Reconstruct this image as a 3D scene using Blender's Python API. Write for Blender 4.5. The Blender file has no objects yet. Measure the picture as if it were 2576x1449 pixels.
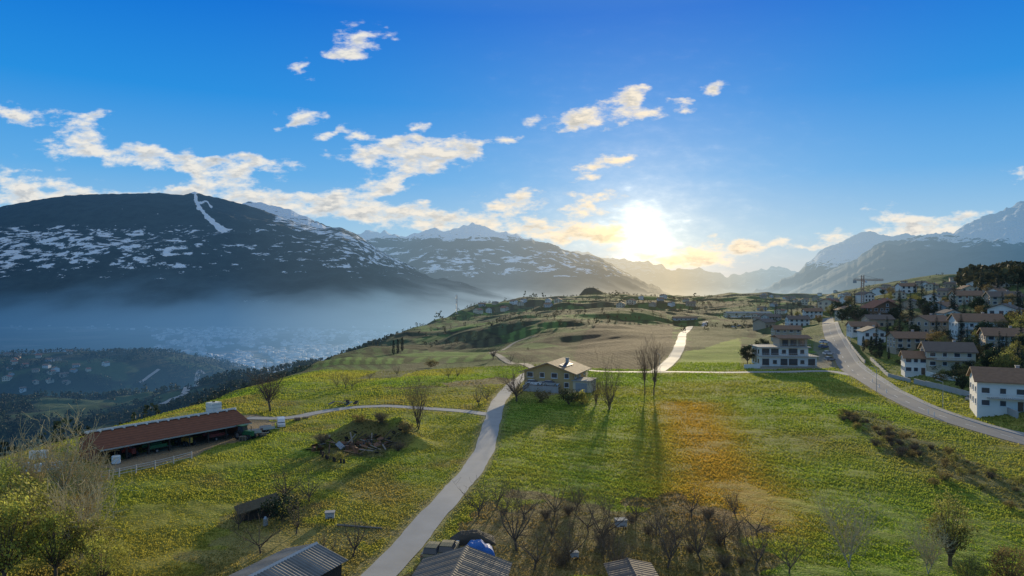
import bpy, math, random
import numpy as np
from mathutils import Vector, Matrix
S=bpy.context.scene; COL=S.collection
F=1773.; CX=1288.; CY=724.5; CAMZ=26.5
R=random.Random(7)
NR=np.random.RandomState(5)
# ------------------------------------------------------------------ noise
def vnoise(x,y,seed=0):
    x=np.asarray(x,float); y=np.asarray(y,float)
    xi=np.floor(x).astype(np.int64); yi=np.floor(y).astype(np.int64)
    xf=x-xi; yf=y-yi; u=xf*xf*(3-2*xf); v=yf*yf*(3-2*yf)
    def hs(a,b):
        n=(a*374761393+b*668265263+seed*974634777)&0xffffffff
        n=((n^(n>>13))*1274126177)&0xffffffff
        return ((n^(n>>16))&0xffff)/65535.
    return (hs(xi,yi)*(1-u)+hs(xi+1,yi)*u)*(1-v)+(hs(xi,yi+1)*(1-u)+hs(xi+1,yi+1)*u)*v
def fbm(x,y,o=4,seed=0):
    s=0;a=.5;t=0
    for i in range(o):
        s=s+a*vnoise(x*2**i+i*17.3,y*2**i-i*9.1,seed+i); t+=a; a*=.5
    return s/t
def sstep(a,b,x):
    t=np.clip((x-a)/(b-a),0,1); return t*t*(3-2*t)
# ------------------------------------------------------------------ terrain height
EY=[0,60,108,180,240,400,580,800,980,1200,1500,1900,2600,4000]
EX=[-84,-80,-76,-64,-66,-88,-108,-104,-94,-60,60,300,700,1500]
RY=[0,118,185,228,350,500,600,800,1200,1300,1900,2600,4000]
RX=[80,90,102,109,123,172,222,350,500,560,850,1200,1900]
BX,BY=-25.,121.
def hbase(x,y):
    x=np.asarray(x,float); y=np.asarray(y,float)
    e=np.interp(y,EY,EX)
    zc=np.interp(y,[0,200,300,580,980,1200,1500,1900,2600],[0,0,-6,-19,-14,-3,1,3,0])
    zb=zc*(1-sstep(20,160,x-e))+np.interp(y,[0,900,1500,2600],[0,0,4,0])*sstep(20,160,x-e)
    d=np.maximum(0,x-np.interp(y,RY,RX))
    zr=60*(1-np.exp(-.25*d/60.))
    z=zb+zr
    z=z+(fbm(x/38.,y/38.,3,3)-.5)*np.interp(y,[0,150,500,1500],[.5,.9,4,6])
    z=z+(fbm(x/120.,y/150.,3,13)-.5)*np.interp(y,[0,220,500,1500],[0,0,21,32])
    dl=np.maximum(0,e-x)
    drop=np.interp(dl,[0,15,60,200,350,500,900,1400,2200],[0,3,30,85,120,140,155,325,334])
    drop2=np.minimum(334,dl*.62)
    t=sstep(1150,1800,y)
    z=z-(drop*(1-t)+np.maximum(drop,drop2)*t)+(fbm(x/170.,y/170.,4,9)-.5)*34*sstep(60,300,dl)
    r2=((x+1230)/640.)**2+((y-2000)/480.)**2
    kn=-345+(172+60*(fbm(x/260.,y/260.,4,29)-.5))*np.exp(-r2**1.7)
    z=np.maximum(z,kn)
    z=z+27*np.exp(-(((x-187)/34.)**2+((y-1690)/60.)**2))
    z=z+(-334-z)*sstep(2300,3000,y)
    z=np.maximum(z,-334.)
    ang=np.arctan2(y-BY,x-BX)
    q=np.sqrt(((x-BX)/7.8)**2+((y-BY)/9.)**2)*(1+.14*np.sin(3*ang+.5)+.08*np.sin(5*ang))
    op=sstep(-.1,.7,np.cos(ang-1.15))*(.4+1.1*fbm(x/3.,y/3.,3,51))
    z=z+2.3*np.exp(-((q-1.02)/.34)**2)*op-.5*np.exp(-(q/.8)**4)
    return z
YS=np.geomspace(30,7000,3000)
def hit(px,py):
    X=(px-CX)/F*YS; Z=CAMZ-(py-CY)/F*YS
    D=Z-hbase(X,YS)
    i=int(np.argmax(D<0))
    if D[i]>=0: return None
    a=D[i-1]/(D[i-1]-D[i]) if i>0 else 0
    Y=YS[i-1]+(YS[i]-YS[i-1])*a; X=(px-CX)/F*Y
    return (X,Y,float(hbase(X,Y)))
def hz(x,y): return float(hbase(x,y))
# ------------------------------------------------------------------ node helpers / materials
def N(nt,t,**k):
    n=nt.nodes.new(t)
    for a,b in k.items(): setattr(n,a,b)
    return n
def L(nt,a,b): nt.links.new(a,b)
def M_(nt,op,a,b=None,c=None):
    n=nt.nodes.new('ShaderNodeMath'); n.operation=op
    for i,q in enumerate((a,b,c)):
        if q is None: continue
        if isinstance(q,(int,float)): n.inputs[i].default_value=q
        else: nt.links.new(q,n.inputs[i])
    return n.outputs[0]
def ramp(nt,src,stops,interp='LINEAR'):
    n=nt.nodes.new('ShaderNodeValToRGB'); cr=n.color_ramp; cr.interpolation=interp
    while len(cr.elements)<len(stops): cr.elements.new(.5)
    for e,(p,c) in zip(cr.elements,stops):
        e.position=p; e.color=(c[0],c[1],c[2],1)
    nt.links.new(src,n.inputs[0]); return n.outputs[0]
HZ=bpy.data.node_groups.new('aerial_haze','ShaderNodeTree')  # haze painted into every material as emission, by world position
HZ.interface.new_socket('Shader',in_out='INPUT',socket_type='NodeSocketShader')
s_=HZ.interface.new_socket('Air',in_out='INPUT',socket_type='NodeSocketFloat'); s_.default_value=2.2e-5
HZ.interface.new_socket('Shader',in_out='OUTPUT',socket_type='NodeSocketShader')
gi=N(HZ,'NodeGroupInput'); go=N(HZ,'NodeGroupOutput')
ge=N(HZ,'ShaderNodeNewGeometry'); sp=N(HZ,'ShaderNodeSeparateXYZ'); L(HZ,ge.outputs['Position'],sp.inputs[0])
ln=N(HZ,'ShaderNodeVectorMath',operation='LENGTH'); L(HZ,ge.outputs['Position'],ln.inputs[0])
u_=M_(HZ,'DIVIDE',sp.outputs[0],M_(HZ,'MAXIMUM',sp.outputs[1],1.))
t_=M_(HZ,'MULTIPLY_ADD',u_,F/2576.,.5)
hc=ramp(HZ,t_,[(0,(.045,.135,.28)),(.22,(.095,.225,.41)),(.38,(.29,.46,.61)),(.5,(.52,.64,.71)),(.6,(.78,.70,.53)),(.66,(.80,.69,.48)),(.75,(.47,.57,.60)),(1,(.14,.29,.44))])  # haze colour by azimuth, with the sun's warm glow put in
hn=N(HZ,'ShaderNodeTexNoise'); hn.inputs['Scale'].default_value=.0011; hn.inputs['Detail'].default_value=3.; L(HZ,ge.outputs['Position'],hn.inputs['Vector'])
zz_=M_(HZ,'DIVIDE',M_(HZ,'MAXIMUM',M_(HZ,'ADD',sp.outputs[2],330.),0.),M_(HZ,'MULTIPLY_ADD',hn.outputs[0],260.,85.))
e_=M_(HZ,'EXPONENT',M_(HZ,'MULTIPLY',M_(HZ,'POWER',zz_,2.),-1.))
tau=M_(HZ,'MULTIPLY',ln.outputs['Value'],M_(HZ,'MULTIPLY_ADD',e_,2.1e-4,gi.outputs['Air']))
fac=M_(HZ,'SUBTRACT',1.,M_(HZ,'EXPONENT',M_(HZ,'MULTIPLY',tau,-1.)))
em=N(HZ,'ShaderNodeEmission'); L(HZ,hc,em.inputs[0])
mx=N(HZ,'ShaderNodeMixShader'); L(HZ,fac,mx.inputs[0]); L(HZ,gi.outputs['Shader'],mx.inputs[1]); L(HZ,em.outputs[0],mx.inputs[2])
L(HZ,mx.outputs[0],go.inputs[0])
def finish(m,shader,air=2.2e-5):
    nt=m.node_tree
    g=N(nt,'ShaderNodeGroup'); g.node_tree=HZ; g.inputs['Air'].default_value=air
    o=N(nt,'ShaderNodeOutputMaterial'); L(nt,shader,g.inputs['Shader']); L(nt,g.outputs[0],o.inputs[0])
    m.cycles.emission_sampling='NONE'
def newmat(name):
    m=bpy.data.materials.new(name); m.use_nodes=True; m.node_tree.nodes.clear(); return m
MATS={}
def mat(name,col,rough=.85,var=.25,scale=2.,bump=0.,metal=0.,tint=False,trans=0.,stripe=None,air=2.2e-5,spec=.3):
    if name in MATS: return MATS[name]
    m=newmat(name); nt=m.node_tree
    tc=N(nt,'ShaderNodeTexCoord'); no=N(nt,'ShaderNodeTexNoise'); no.inputs['Scale'].default_value=scale; no.inputs['Detail'].default_value=5
    L(nt,tc.outputs['Object'],no.inputs['Vector'])
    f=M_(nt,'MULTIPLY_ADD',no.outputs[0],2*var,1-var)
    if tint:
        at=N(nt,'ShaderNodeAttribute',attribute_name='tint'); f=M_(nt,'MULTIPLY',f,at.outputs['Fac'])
    hgt=no.outputs[0]
    if stripe:
        ax,freq,amt=stripe
        sx=N(nt,'ShaderNodeSeparateXYZ'); L(nt,tc.outputs['Object'],sx.inputs[0])
        w=M_(nt,'SINE',M_(nt,'MULTIPLY',sx.outputs[ax],freq*6.283))
        f=M_(nt,'MULTIPLY',f,M_(nt,'MULTIPLY_ADD',w,amt,1.)); hgt=M_(nt,'ADD',w,hgt)
    vm=N(nt,'ShaderNodeVectorMath',operation='SCALE'); vm.inputs[0].default_value=col; L(nt,f,vm.inputs['Scale'])
    p=N(nt,'ShaderNodeBsdfPrincipled'); L(nt,vm.outputs[0],p.inputs['Base Color'])
    p.inputs['Roughness'].default_value=rough; p.inputs['Metallic'].default_value=metal; p.inputs['Specular IOR Level'].default_value=spec
    if bump:
        b=N(nt,'ShaderNodeBump'); b.inputs['Strength'].default_value=bump; b.inputs['Distance'].default_value=.05
        L(nt,hgt,b.inputs['Height']); L(nt,b.outputs[0],p.inputs['Normal'])
    sh=p.outputs[0]
    if trans:
        tr=N(nt,'ShaderNodeBsdfTranslucent'); L(nt,vm.outputs[0],tr.inputs[0])
        mi=N(nt,'ShaderNodeMixShader'); mi.inputs[0].default_value=trans; L(nt,sh,mi.inputs[1]); L(nt,tr.outputs[0],mi.inputs[2]); sh=mi.outputs[0]
    finish(m,sh,air); MATS[name]=m; return m
# ------------------------------------------------------------------ mesh helpers
class MB:
    def __init__(s): s.v=[]; s.f=[]; s.t=[]
    def face(s,pts,t=1.):
        n=len(s.v); s.v+= [tuple(p) for p in pts]; s.f.append(tuple(range(n,n+len(pts)))); s.t.append(t)
    def box(s,cx,cy,cz,sx,sy,sz,rz=0,taper=1.):
        c,q=math.cos(rz),math.sin(rz); n=len(s.v)
        for k,(dz,tp) in enumerate(((-.5,1.),(.5,taper))):
            for dx,dy in ((-.5,-.5),(.5,-.5),(.5,.5),(-.5,.5)):
                x,y=dx*sx*tp,dy*sy*tp; s.v.append((cx+x*c-y*q,cy+x*q+y*c,cz+dz*sz))
        for f in ((3,2,1,0),(4,5,6,7),(0,1,5,4),(1,2,6,5),(2,3,7,6),(3,0,4,7)):
            s.f.append(tuple(n+i for i in f)); s.t.append(1.)
    def prism(s,poly,axis,a0,a1):
        n=len(s.v); k=len(poly)
        for a in (a0,a1):
            for p in poly: s.v.append((p[0],a,p[1]) if axis=='y' else ((a,p[0],p[1]) if axis=='x' else (p[0],p[1],a)))
        s.f.append(tuple(n+i for i in range(k))); s.f.append(tuple(n+k+i for i in reversed(range(k)))); s.t+=[1.,1.]
        for i in range(k):
            j=(i+1)%k; s.f.append((n+i,n+k+i,n+k+j,n+j)); s.t.append(1.)
    def tube(s,p,q,r0,r1,k=5,cap=False,t=1.):
        p=Vector(p);q=Vector(q); d=(q-p)
        if d.length<1e-6: return
        d.normalize(); a=d.orthogonal().normalized(); b=d.cross(a); n=len(s.v)
        for c,r in ((p,r0),(q,r1)):
            for i in range(k):
                w=6.28318*i/k; s.v.append(tuple(c+a*(math.cos(w)*r)+b*(math.sin(w)*r)))
        for i in range(k):
            j=(i+1)%k; s.f.append((n+i,n+j,n+k+j,n+k+i)); s.t.append(t)
        if cap:
            s.f.append(tuple(n+i for i in reversed(range(k)))); s.f.append(tuple(n+k+i for i in range(k))); s.t+=[t,t]
    def mesh(s,name,m,smooth=False,tint=False):
        me=bpy.data.meshes.new(name); me.from_pydata(s.v,[],s.f); me.materials.append(m)
        if smooth: me.polygons.foreach_set('use_smooth',[True]*len(me.polygons))
        if tint:
            a=me.attributes.new('tint','FLOAT','FACE'); a.data.foreach_set('value',s.t)
        me.update(); return me
    def build(s,name,m,parent=None,smooth=False,tint=False):
        return put(name,s.mesh(name,m,smooth,tint),parent)
KIDS={}
def put(name,me,parent=None,loc=(0,0,0),rz=0):
    o=bpy.data.objects.new(name,me); COL.objects.link(o); o.location=loc; o.rotation_euler=(0,0,rz)
    if parent is not None: o.parent=parent; KIDS.setdefault(parent,[]).append(o)
    return o
def tag(o,label=None,cat=None,group=None,kind=None):
    if label: o['label']=label
    if cat: o['category']=cat
    if group: o['group']=group
    if kind: o['kind']=kind
    return o
def thing(name,label,cat,loc,rz=0,group=None,scale=1.):
    o=bpy.data.objects.new(name,None); COL.objects.link(o); o.empty_display_size=.3
    o.location=loc; o.rotation_euler=(0,0,rz); o.scale=(scale,)*3
    return tag(o,label,cat,group)
def dup(root,loc,rz,scale,label,group=None):
    r=root.copy(); COL.objects.link(r); r.location=loc; r.rotation_euler=(0,0,rz)
    r.scale=(scale,)*3
    r['label']=label
    if group: r['group']=group
    elif 'group' in r: del r['group']
    for ch in KIDS.get(root,[]):
        c=ch.copy(); COL.objects.link(c); c.parent=r; KIDS.setdefault(r,[]).append(c)
        for g in KIDS.get(ch,[]):
            d=g.copy(); COL.objects.link(d); d.parent=c; KIDS.setdefault(c,[]).append(d)
    return r
def np_mesh(name,V,Fc,m,smooth=False,tint=None,col=None,attrs=None):
    me=bpy.data.meshes.new(name); k=Fc.shape[1]
    me.vertices.add(len(V)); me.vertices.foreach_set('co',V.astype(np.float32).ravel())
    me.loops.add(Fc.size); me.loops.foreach_set('vertex_index',Fc.astype(np.int32).ravel())
    me.polygons.add(len(Fc)); me.polygons.foreach_set('loop_start',(np.arange(len(Fc))*k).astype(np.int32))
    if smooth: me.polygons.foreach_set('use_smooth',np.ones(len(Fc),bool))
    me.update(calc_edges=True); me.validate()
    if tint is not None:
        a=me.attributes.new('tint','FLOAT','FACE'); a.data.foreach_set('value',tint.astype(np.float32))
    if col is not None:
        a=me.attributes.new('col','FLOAT_COLOR','POINT'); a.data.foreach_set('color',np.c_[col,np.ones(len(col))].astype(np.float32).ravel())
    for n_,d_ in (attrs or {}).items():
        a=me.attributes.new(n_,'FLOAT','POINT'); a.data.foreach_set('value',d_.astype(np.float32).ravel())
    me.materials.append(m); return put(name,me)
def gridfaces(nr,nc):
    i=np.arange(nr-1)[:,None]*nc+np.arange(nc-1)[None,:]; i=i.ravel()
    return np.c_[i,i+1,i+nc+1,i+nc]
ORDS=['','second','third','fourth','fifth','sixth','seventh','eighth','ninth','tenth','eleventh','twelfth','thirteenth','fourteenth','fifteenth','sixteenth','seventeenth','eighteenth','nineteenth','twentieth']
def ordl(i,n,base,place):
    if n==1: return '%s %s'%(base,place)
    if i==0: return 'leftmost %s %s'%(base,place)
    if i==n-1: return 'rightmost %s %s'%(base,place)
    if i<20: return '%s, %s from the left %s'%(base,ORDS[i],place)
    j=n-1-i
    return '%s, %s from the right %s'%(base,ORDS[min(j,19)],place)
# ------------------------------------------------------------------ roads (centre lines)
def smooth_line(pts,step=1.5):
    P=[np.array(p[:2],float) for p in pts]; P=[2*P[0]-P[1]]+P+[2*P[-1]-P[-2]]
    out=[]
    for i in range(1,len(P)-2):
        a,b,c,d=P[i-1],P[i],P[i+1],P[i+2]; n=max(2,int(np.linalg.norm(c-b)/step))
        for k in range(n):
            t=k/n; out.append(.5*((2*b)+(-a+c)*t+(2*a-5*b+4*c-d)*t*t+(-a+3*b-3*c+d)*t**3))
    out.append(P[-2]); return np.array(out)
def pxline(pp,step=1.5):
    return smooth_line([hit(*p) for p in pp],step)
ROADS={
 'lane':(pxline([(925,1490),(957,1449),(1010,1390),(1075,1310),(1140,1240),(1190,1180),(1222,1120),(1236,1070),(1245,1035),(1262,1000),(1290,968),(1322,944),(1350,931)]),3.3),
 'driveway':(pxline([(1232,1043),(1180,1036),(1100,1030),(1010,1024),(960,1022),(880,1026),(800,1038),(740,1050),(680,1053),(620,1052)]),2.9),
 'cross_road':(pxline([(1322,944),(1350,932),(1400,927),(1480,932),(1640,936),(1800,937),(1950,936),(2040,934),(2095,935),(2150,945)]),3.9),
 'vineyard_road':(pxline([(1655,935),(1690,905),(1710,870),(1718,840),(1735,822),(1775,809)],3),4.6),
 'village_road':(pxline([(2082,800),(2086,825),(2100,860),(2118,895),(2137,925),(2180,955),(2240,990),(2310,1025),(2400,1058),(2500,1088),(2600,1115),(2720,1145)]),5.6),
 'field_track':(pxline([(1350,931),(1310,915),(1262,900),(1240,886),(1290,865),(1350,845)],3),3.),
}
ROADS['valley_road']=(pxline([(388,1030),(430,1008),(470,980),(495,958),(515,940)],8),11.)
ROADS['valley_lane']=(pxline([(352,965),(375,948),(400,930)],8),8.)
def roaddist(x,y,keys=('lane','driveway','cross_road','vineyard_road','village_road','field_track'),ymax=700):
    d=np.full(x.shape,99.)
    sel=np.where((y<ymax))[0]
    xs,ys=x[sel],y[sel]; dd=np.full(xs.shape,99.)
    for k in keys:
        P,w=ROADS[k]; P=P[::2]
        b=(xs>P[:,0].min()-8)&(xs<P[:,0].max()+8)&(ys>P[:,1].min()-8)&(ys<P[:,1].max()+8)
        ix=np.where(b)[0]
        if len(ix)==0: continue
        qx,qy=xs[ix],ys[ix]; m=np.full(qx.shape,99.)
        for a in range(len(P)-1):
            ax,ay=P[a]; bx,by=P[a+1]; L2=(bx-ax)**2+(by-ay)**2+1e-9
            t=np.clip(((qx-ax)*(bx-ax)+(qy-ay)*(by-ay))/L2,0,1)
            m=np.minimum(m,np.hypot(qx-ax-t*(bx-ax),qy-ay-t*(by-ay)))
        dd[ix]=np.minimum(dd[ix],m-w/2)
    d[sel]=dd; return d
# ------------------------------------------------------------------ ground paint
def inpoly(x,y,poly):
    ins=np.zeros(x.shape,bool); n=len(poly)
    for i in range(n):
        x0,y0=poly[i][:2]; x1,y1=poly[(i+1)%n][:2]
        c=((y0>y)!=(y1>y)); 
        with np.errstate(divide='ignore',invalid='ignore'):
            ins^= c&(x<(x1-x0)*(y-y0)/(y1-y0+1e-12)+x0)
    return ins
def pp(*pts): return [hit(a,b) for a,b in pts]
PAINT=[ # polygon, colour, grass density, mix
 (pp((605,1040),(660,1046),(705,1060),(650,1098),(560,1118),(480,1155),(300,1185),(235,1175),(600,1075)),(.27,.195,.135),0.,.9),
 (pp((1150,1300),(1300,1255),(1700,1258),(1900,1295),(1930,1500),(960,1500)),(.20,.13,.07),.45,.75),
 (pp((560,1290),(700,1255),(980,1330),(880,1470),(480,1480)),(.23,.18,.085),.7,.55),
 (pp((1440,927),(1452,868),(1500,815),(1688,815),(1698,870),(1650,930)),(.09,.064,.036),0.,.95),
 (pp((1730,832),(1790,810),(1872,808),(1862,868),(1745,880)),(.07,.09,.03),.2,.95),
 (pp((1680,932),(1720,884),(1770,879),(1861,850),(1864,931)),(.24,.31,.04),1.,.9),
 (pp((1340,925),(1480,935),(1480,985),(1350,1000),(1330,960)),(.2,.17,.13),0.,.8),
 (pp((2040,845),(2078,845),(2110,925),(1900,930),(1905,912),(2060,905)),(.2,.2,.19),0.,.9),
 (pp((2110,1030),(2170,1028),(2330,1110),(2600,1230),(2600,1300),(2400,1205),(2250,1145)),(.14,.12,.06),.6,.7),
 (pp((1110,965),(1250,948),(1300,955),(1280,965),(1130,973)),(.20,.145,.08),.2,.8),
 (pp((890,955),(1010,915),(1130,905),(1000,950)),(.12,.12,.055),.2,.8),
 (pp((960,975),(1230,970),(1230,974),(980,982)),(.16,.13,.05),.4,.6),
]
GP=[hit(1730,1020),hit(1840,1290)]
KNX,KNY=187.,1690.
def paint(x,y,rd):
    e=np.interp(y,EY,EX); er=np.interp(y,RY,RX)
    n1=fbm(x/26.,y/26.,3,21); n2=fbm(x/3.5,y/3.5,3,33); n3=fbm(x/60.,y/60.,3,41); n4=fbm(x/9.,y/9.,3,47)
    G=np.array([.205,.29,.036]); Yl=np.array([.34,.295,.06]); Br=np.array([.28,.19,.08])
    t=sstep(.25,.78,n1)[:,None]
    lane=np.interp(y,ROADS['lane'][0][:,1],ROADS['lane'][0][:,0])
    left=((x<lane)&(y<175))
    t=np.clip(t*.75+np.where(left,.30,-.02)[:,None],0,1)
    c=G*(1-t)+Yl*t
    rows=np.sin((x*.55+y*.83+1.2*n1)*6.283/2.6)
    c=c*(1+.2*rows*np.where(left,.45,1.))[:,None]
    g=np.ones(x.shape)
    w=sstep(.52,.8,n3)[:,None]*.3+np.where(left,.5,.15)[:,None]*sstep(.55,.75,n4)[:,None]; c=c*(1-w)+Br*w
    # orange lens flare streak painted into the right meadow colour
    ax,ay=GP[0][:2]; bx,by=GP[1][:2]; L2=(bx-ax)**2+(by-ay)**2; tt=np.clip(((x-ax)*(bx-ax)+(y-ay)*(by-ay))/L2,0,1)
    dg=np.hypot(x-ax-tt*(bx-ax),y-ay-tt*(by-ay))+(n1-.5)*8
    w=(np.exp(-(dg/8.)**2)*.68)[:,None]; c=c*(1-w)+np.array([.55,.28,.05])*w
    # far patchwork
    wx0=x+16*(fbm(x/50,y/50,2,5)-.5); wy0=y+16*(fbm(x/55,y/55,2,6)-.5)
    fa=(wx0*.86+wy0*.25)/42.; fb_=(wy0*.9-wx0*.3)/50.
    ca=np.floor(fa); cb=np.floor(fb_)
    rv=vnoise(ca*7.13+.5,cb*3.77+.5,77); rw=vnoise(ca*5.3+.2,cb*9.1+.3,78)
    pal=np.array([[.06,.065,.026],[.045,.095,.02],[.06,.10,.024],[.07,.078,.03],[.034,.058,.022],[.085,.155,.024],[.055,.06,.026],[.045,.088,.02],[.065,.12,.025]])
    pc=pal[np.clip((rv*len(pal)*1.5-2.).astype(int),0,len(pal)-1)]*(.75+.5*n1[:,None])
    st=1+.38*np.sign(np.sin((x*np.cos(rw*3.1)+y*np.sin(rw*3.1))*6.283/np.interp(y,[250,600,1200],[3.5,8,16])))*(rw>.25)
    edge=np.minimum(np.abs(fa-np.round(fa))*42,np.abs(fb_-np.round(fb_))*50)
    pc=pc*st[:,None]*(.45+.55*sstep(.8,3.,edge))[:,None]*1.05
    f=sstep(235,285,y+(n2-.5)*24)[:,None]*np.where(inpoly(x,y,PAINT[5][0]),0,1)[:,None]
    c=c*(1-f)+pc*f; g=g*(1-f[:,0])
    wx=x+(n2-.5)*2.2; wy=y+(vnoise(x/3,y/3,8)-.5)*3
    for k,(poly,col,gd,mxx) in enumerate(PAINT):
        s_=4. if k in(1,2) else (2.5 if k==8 else 1.)
        i=inpoly(x+(wx-x)*s_,y+(wy-y)*s_,poly)
        c[i]=c[i]*(1-mxx)+np.array(col)*mxx*(.7+.6*n1[i])[:,None]; g[i]=gd
    iv=inpoly(x,y,PAINT[3][0]); st=.72+.5*(np.sin((x*.97+y*.1)*6.283/2.4)>0)
    c[iv]*=st[iv][:,None]
    # village hillside
    v=sstep(2,9,x-er)[:,None]*.75; vc=np.array([.11,.14,.042])*(.6+.9*n1[:,None]); c=c*(1-v)+vc*v; g=g*(1-.7*v[:,0])
    # valley side
    v=sstep(4,26,e-x)[:,None]
    vc=np.array([.024,.038,.018])*(.6+.8*n1[:,None]); op=sstep(.53,.6,fbm(x/90.,y/90.,3,61))[:,None]*sstep(250,500,e-x)[:,None]
    vc=vc*(1-op)+np.array([.055,.09,.035])*op
    brn=(sstep(220,320,y)*(1-sstep(60,200,e-x)))[:,None]; vc=vc*(1-brn)+np.array([.055,.06,.028])*brn*(.6+.8*n1[:,None])
    c=c*(1-v)+vc*v; g=g*(1-v[:,0])
    kq=np.exp(-(((x-KNX)/36.)**2+((y-KNY)/60.)**2))[:,None]; kq=sstep(.2,.5,kq); c=c*(1-kq)+np.array([.03,.038,.02])*kq
    q=np.sqrt(((x-BX)/7.8)**2+((y-BY)/9.)**2)
    w=(1-sstep(.8,1.35,q+(n2-.5)*1.1))[:,None]*.75; c=c*(1-w)+np.array([.14,.10,.05])*w; g=g*(1-.7*w[:,0])
    # verge
    w=(1-sstep(.2,1.6,rd+(n2-.5)*1.4))[:,None]*.55; c=c*(1-w)+np.array([.25,.21,.11])*w; g=g*(1-w[:,0])
    g=g*(rd>.35)
    c=c*(.9+.2*n2[:,None])
    return c,g
# ------------------------------------------------------------------ terrain sheet
nc,nr=640,760
az=np.radians(np.linspace(-50,50,nc)); rr=np.geomspace(30,4200,nr)
Ra,Az=np.meshgrid(rr,az,indexing='ij')
gx=(Ra*np.sin(Az)).ravel(); gy=(Ra*np.cos(Az)).ravel()
rd=roaddist(gx,gy)
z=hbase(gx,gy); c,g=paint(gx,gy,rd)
damp=sstep(.3,2.2,rd)*(1-sstep(150,420,gy))
z=z+damp*((fbm(gx/1.1,gy/1.1,3,91)-.5)*.18+(fbm(gx/5.,gy/5.,2,95)-.5)*.3)
m=newmat('meadow_ground'); nt=m.node_tree
at=N(nt,'ShaderNodeAttribute',attribute_name='col'); gp=N(nt,'ShaderNodeNewGeometry')
n1=N(nt,'ShaderNodeTexNoise'); n1.inputs['Scale'].default_value=3.; n1.inputs['Detail'].default_value=6; L(nt,gp.outputs['Position'],n1.inputs['Vector'])
n2=N(nt,'ShaderNodeTexNoise'); n2.inputs['Scale'].default_value=.09; n2.inputs['Detail'].default_value=6; L(nt,gp.outputs['Position'],n2.inputs['Vector'])
f1=M_(nt,'MULTIPLY_ADD',n1.outputs[0],.8,.6)
f2=M_(nt,'MULTIPLY_ADD',n2.outputs[0],.8,.6)
vm=N(nt,'ShaderNodeVectorMath',operation='SCALE'); L(nt,at.outputs['Color'],vm.inputs[0]); L(nt,M_(nt,'MULTIPLY',f1,f2),vm.inputs['Scale'])
p=N(nt,'ShaderNodeBsdfPrincipled'); p.inputs['Roughness'].default_value=.95; p.inputs['Specular IOR Level'].default_value=.1
L(nt,vm.outputs[0],p.inputs['Base Color'])
b=N(nt,'ShaderNodeBump'); b.inputs['Strength'].default_value=1.; b.inputs['Distance'].default_value=.4; L(nt,n1.outputs[0],b.inputs['Height']); L(nt,b.outputs[0],p.inputs['Normal'])
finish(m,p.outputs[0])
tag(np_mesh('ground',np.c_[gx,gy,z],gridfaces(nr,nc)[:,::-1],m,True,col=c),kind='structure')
# grass tufts
n=420000
r0=np.exp(NR.uniform(math.log(52),math.log(265),n)); a0=np.radians(NR.uniform(-39,39,n))
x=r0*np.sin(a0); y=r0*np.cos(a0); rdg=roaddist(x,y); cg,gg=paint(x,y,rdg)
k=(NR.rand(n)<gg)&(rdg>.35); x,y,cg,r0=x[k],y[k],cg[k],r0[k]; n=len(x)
zz=hbase(x,y)-.03
sz=(.075+.06*NR.rand(n))*(.7+.6*fbm(x/6,y/6,2,3))*np.clip((r0/80)**.6,.8,2.0); th=NR.uniform(0,6.283,n); wd=sz*NR.uniform(.8,1.3,n)
lx,ly=NR.normal(0,.05,n),NR.normal(0,.05,n)
V=np.empty((n,3,3)); V[:,0]=np.c_[x-np.cos(th)*wd,y-np.sin(th)*wd,zz]; V[:,1]=np.c_[x+np.cos(th)*wd,y+np.sin(th)*wd,zz]; V[:,2]=np.c_[x+lx,y+ly,zz+sz*1.55]
gm=newmat('grass_blades'); nt=gm.node_tree
at=N(nt,'ShaderNodeAttribute',attribute_name='col')
d1=N(nt,'ShaderNodeBsdfDiffuse'); d2=N(nt,'ShaderNodeBsdfTranslucent'); mi=N(nt,'ShaderNodeMixShader'); mi.inputs[0].default_value=.58
L(nt,at.outputs['Color'],d1.inputs[0]); L(nt,at.outputs['Color'],d2.inputs[0]); L(nt,d1.outputs[0],mi.inputs[1]); L(nt,d2.outputs[0],mi.inputs[2]); finish(gm,mi.outputs[0])
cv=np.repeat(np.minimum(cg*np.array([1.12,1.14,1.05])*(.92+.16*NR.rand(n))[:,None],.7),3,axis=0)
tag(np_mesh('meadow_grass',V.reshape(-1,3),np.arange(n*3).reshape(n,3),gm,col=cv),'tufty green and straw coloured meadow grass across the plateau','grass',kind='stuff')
# ------------------------------------------------------------------ road sheets
conc=mat('worn_concrete',(.36,.35,.34),.8,.22,.35,.25)
asph=mat('pale_asphalt',(.2,.2,.205),.8,.22,.3,.2)
trackm=mat('gravel_track',(.27,.24,.2),.9,.2,.5)
def strip(name,P,o0,o1,m,off=.06,thick=0,wob=0.):
    T=np.gradient(P,axis=0); T/=np.linalg.norm(T,axis=1)[:,None]; Nn=np.c_[-T[:,1],T[:,0]]
    mb=MB(); ks=np.linspace(0,1,5) if not thick else np.array([0,1.])
    rows=[]
    for i in range(len(P)):
        w=wob*(math.sin(i*.7)+math.sin(i*.31+1)+R.uniform(-1,1))*.5
        row=[]
        for k in ks:
            o=o0+(o1-o0)*k+(w if k in(0.,1.) else 0)
            q=P[i]+Nn[i]*o; row.append((q[0],q[1],hz(q[0],q[1])+off+thick))
        if thick: row=[(row[0][0],row[0][1],row[0][2]-thick-.1)]+row+[(row[-1][0],row[-1][1],row[-1][2]-thick-.1)]
        rows.append(row)
    w=len(rows[0]); mb.v=[p for r in rows for p in r]
    for i in range(len(rows)-1):
        for j in range(w-1):
            a=i*w+j; mb.f.append((a,a+w,a+w+1,a+1)); mb.t.append(1)
    o=mb.build(name,m); return tag(o,kind='structure')
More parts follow.
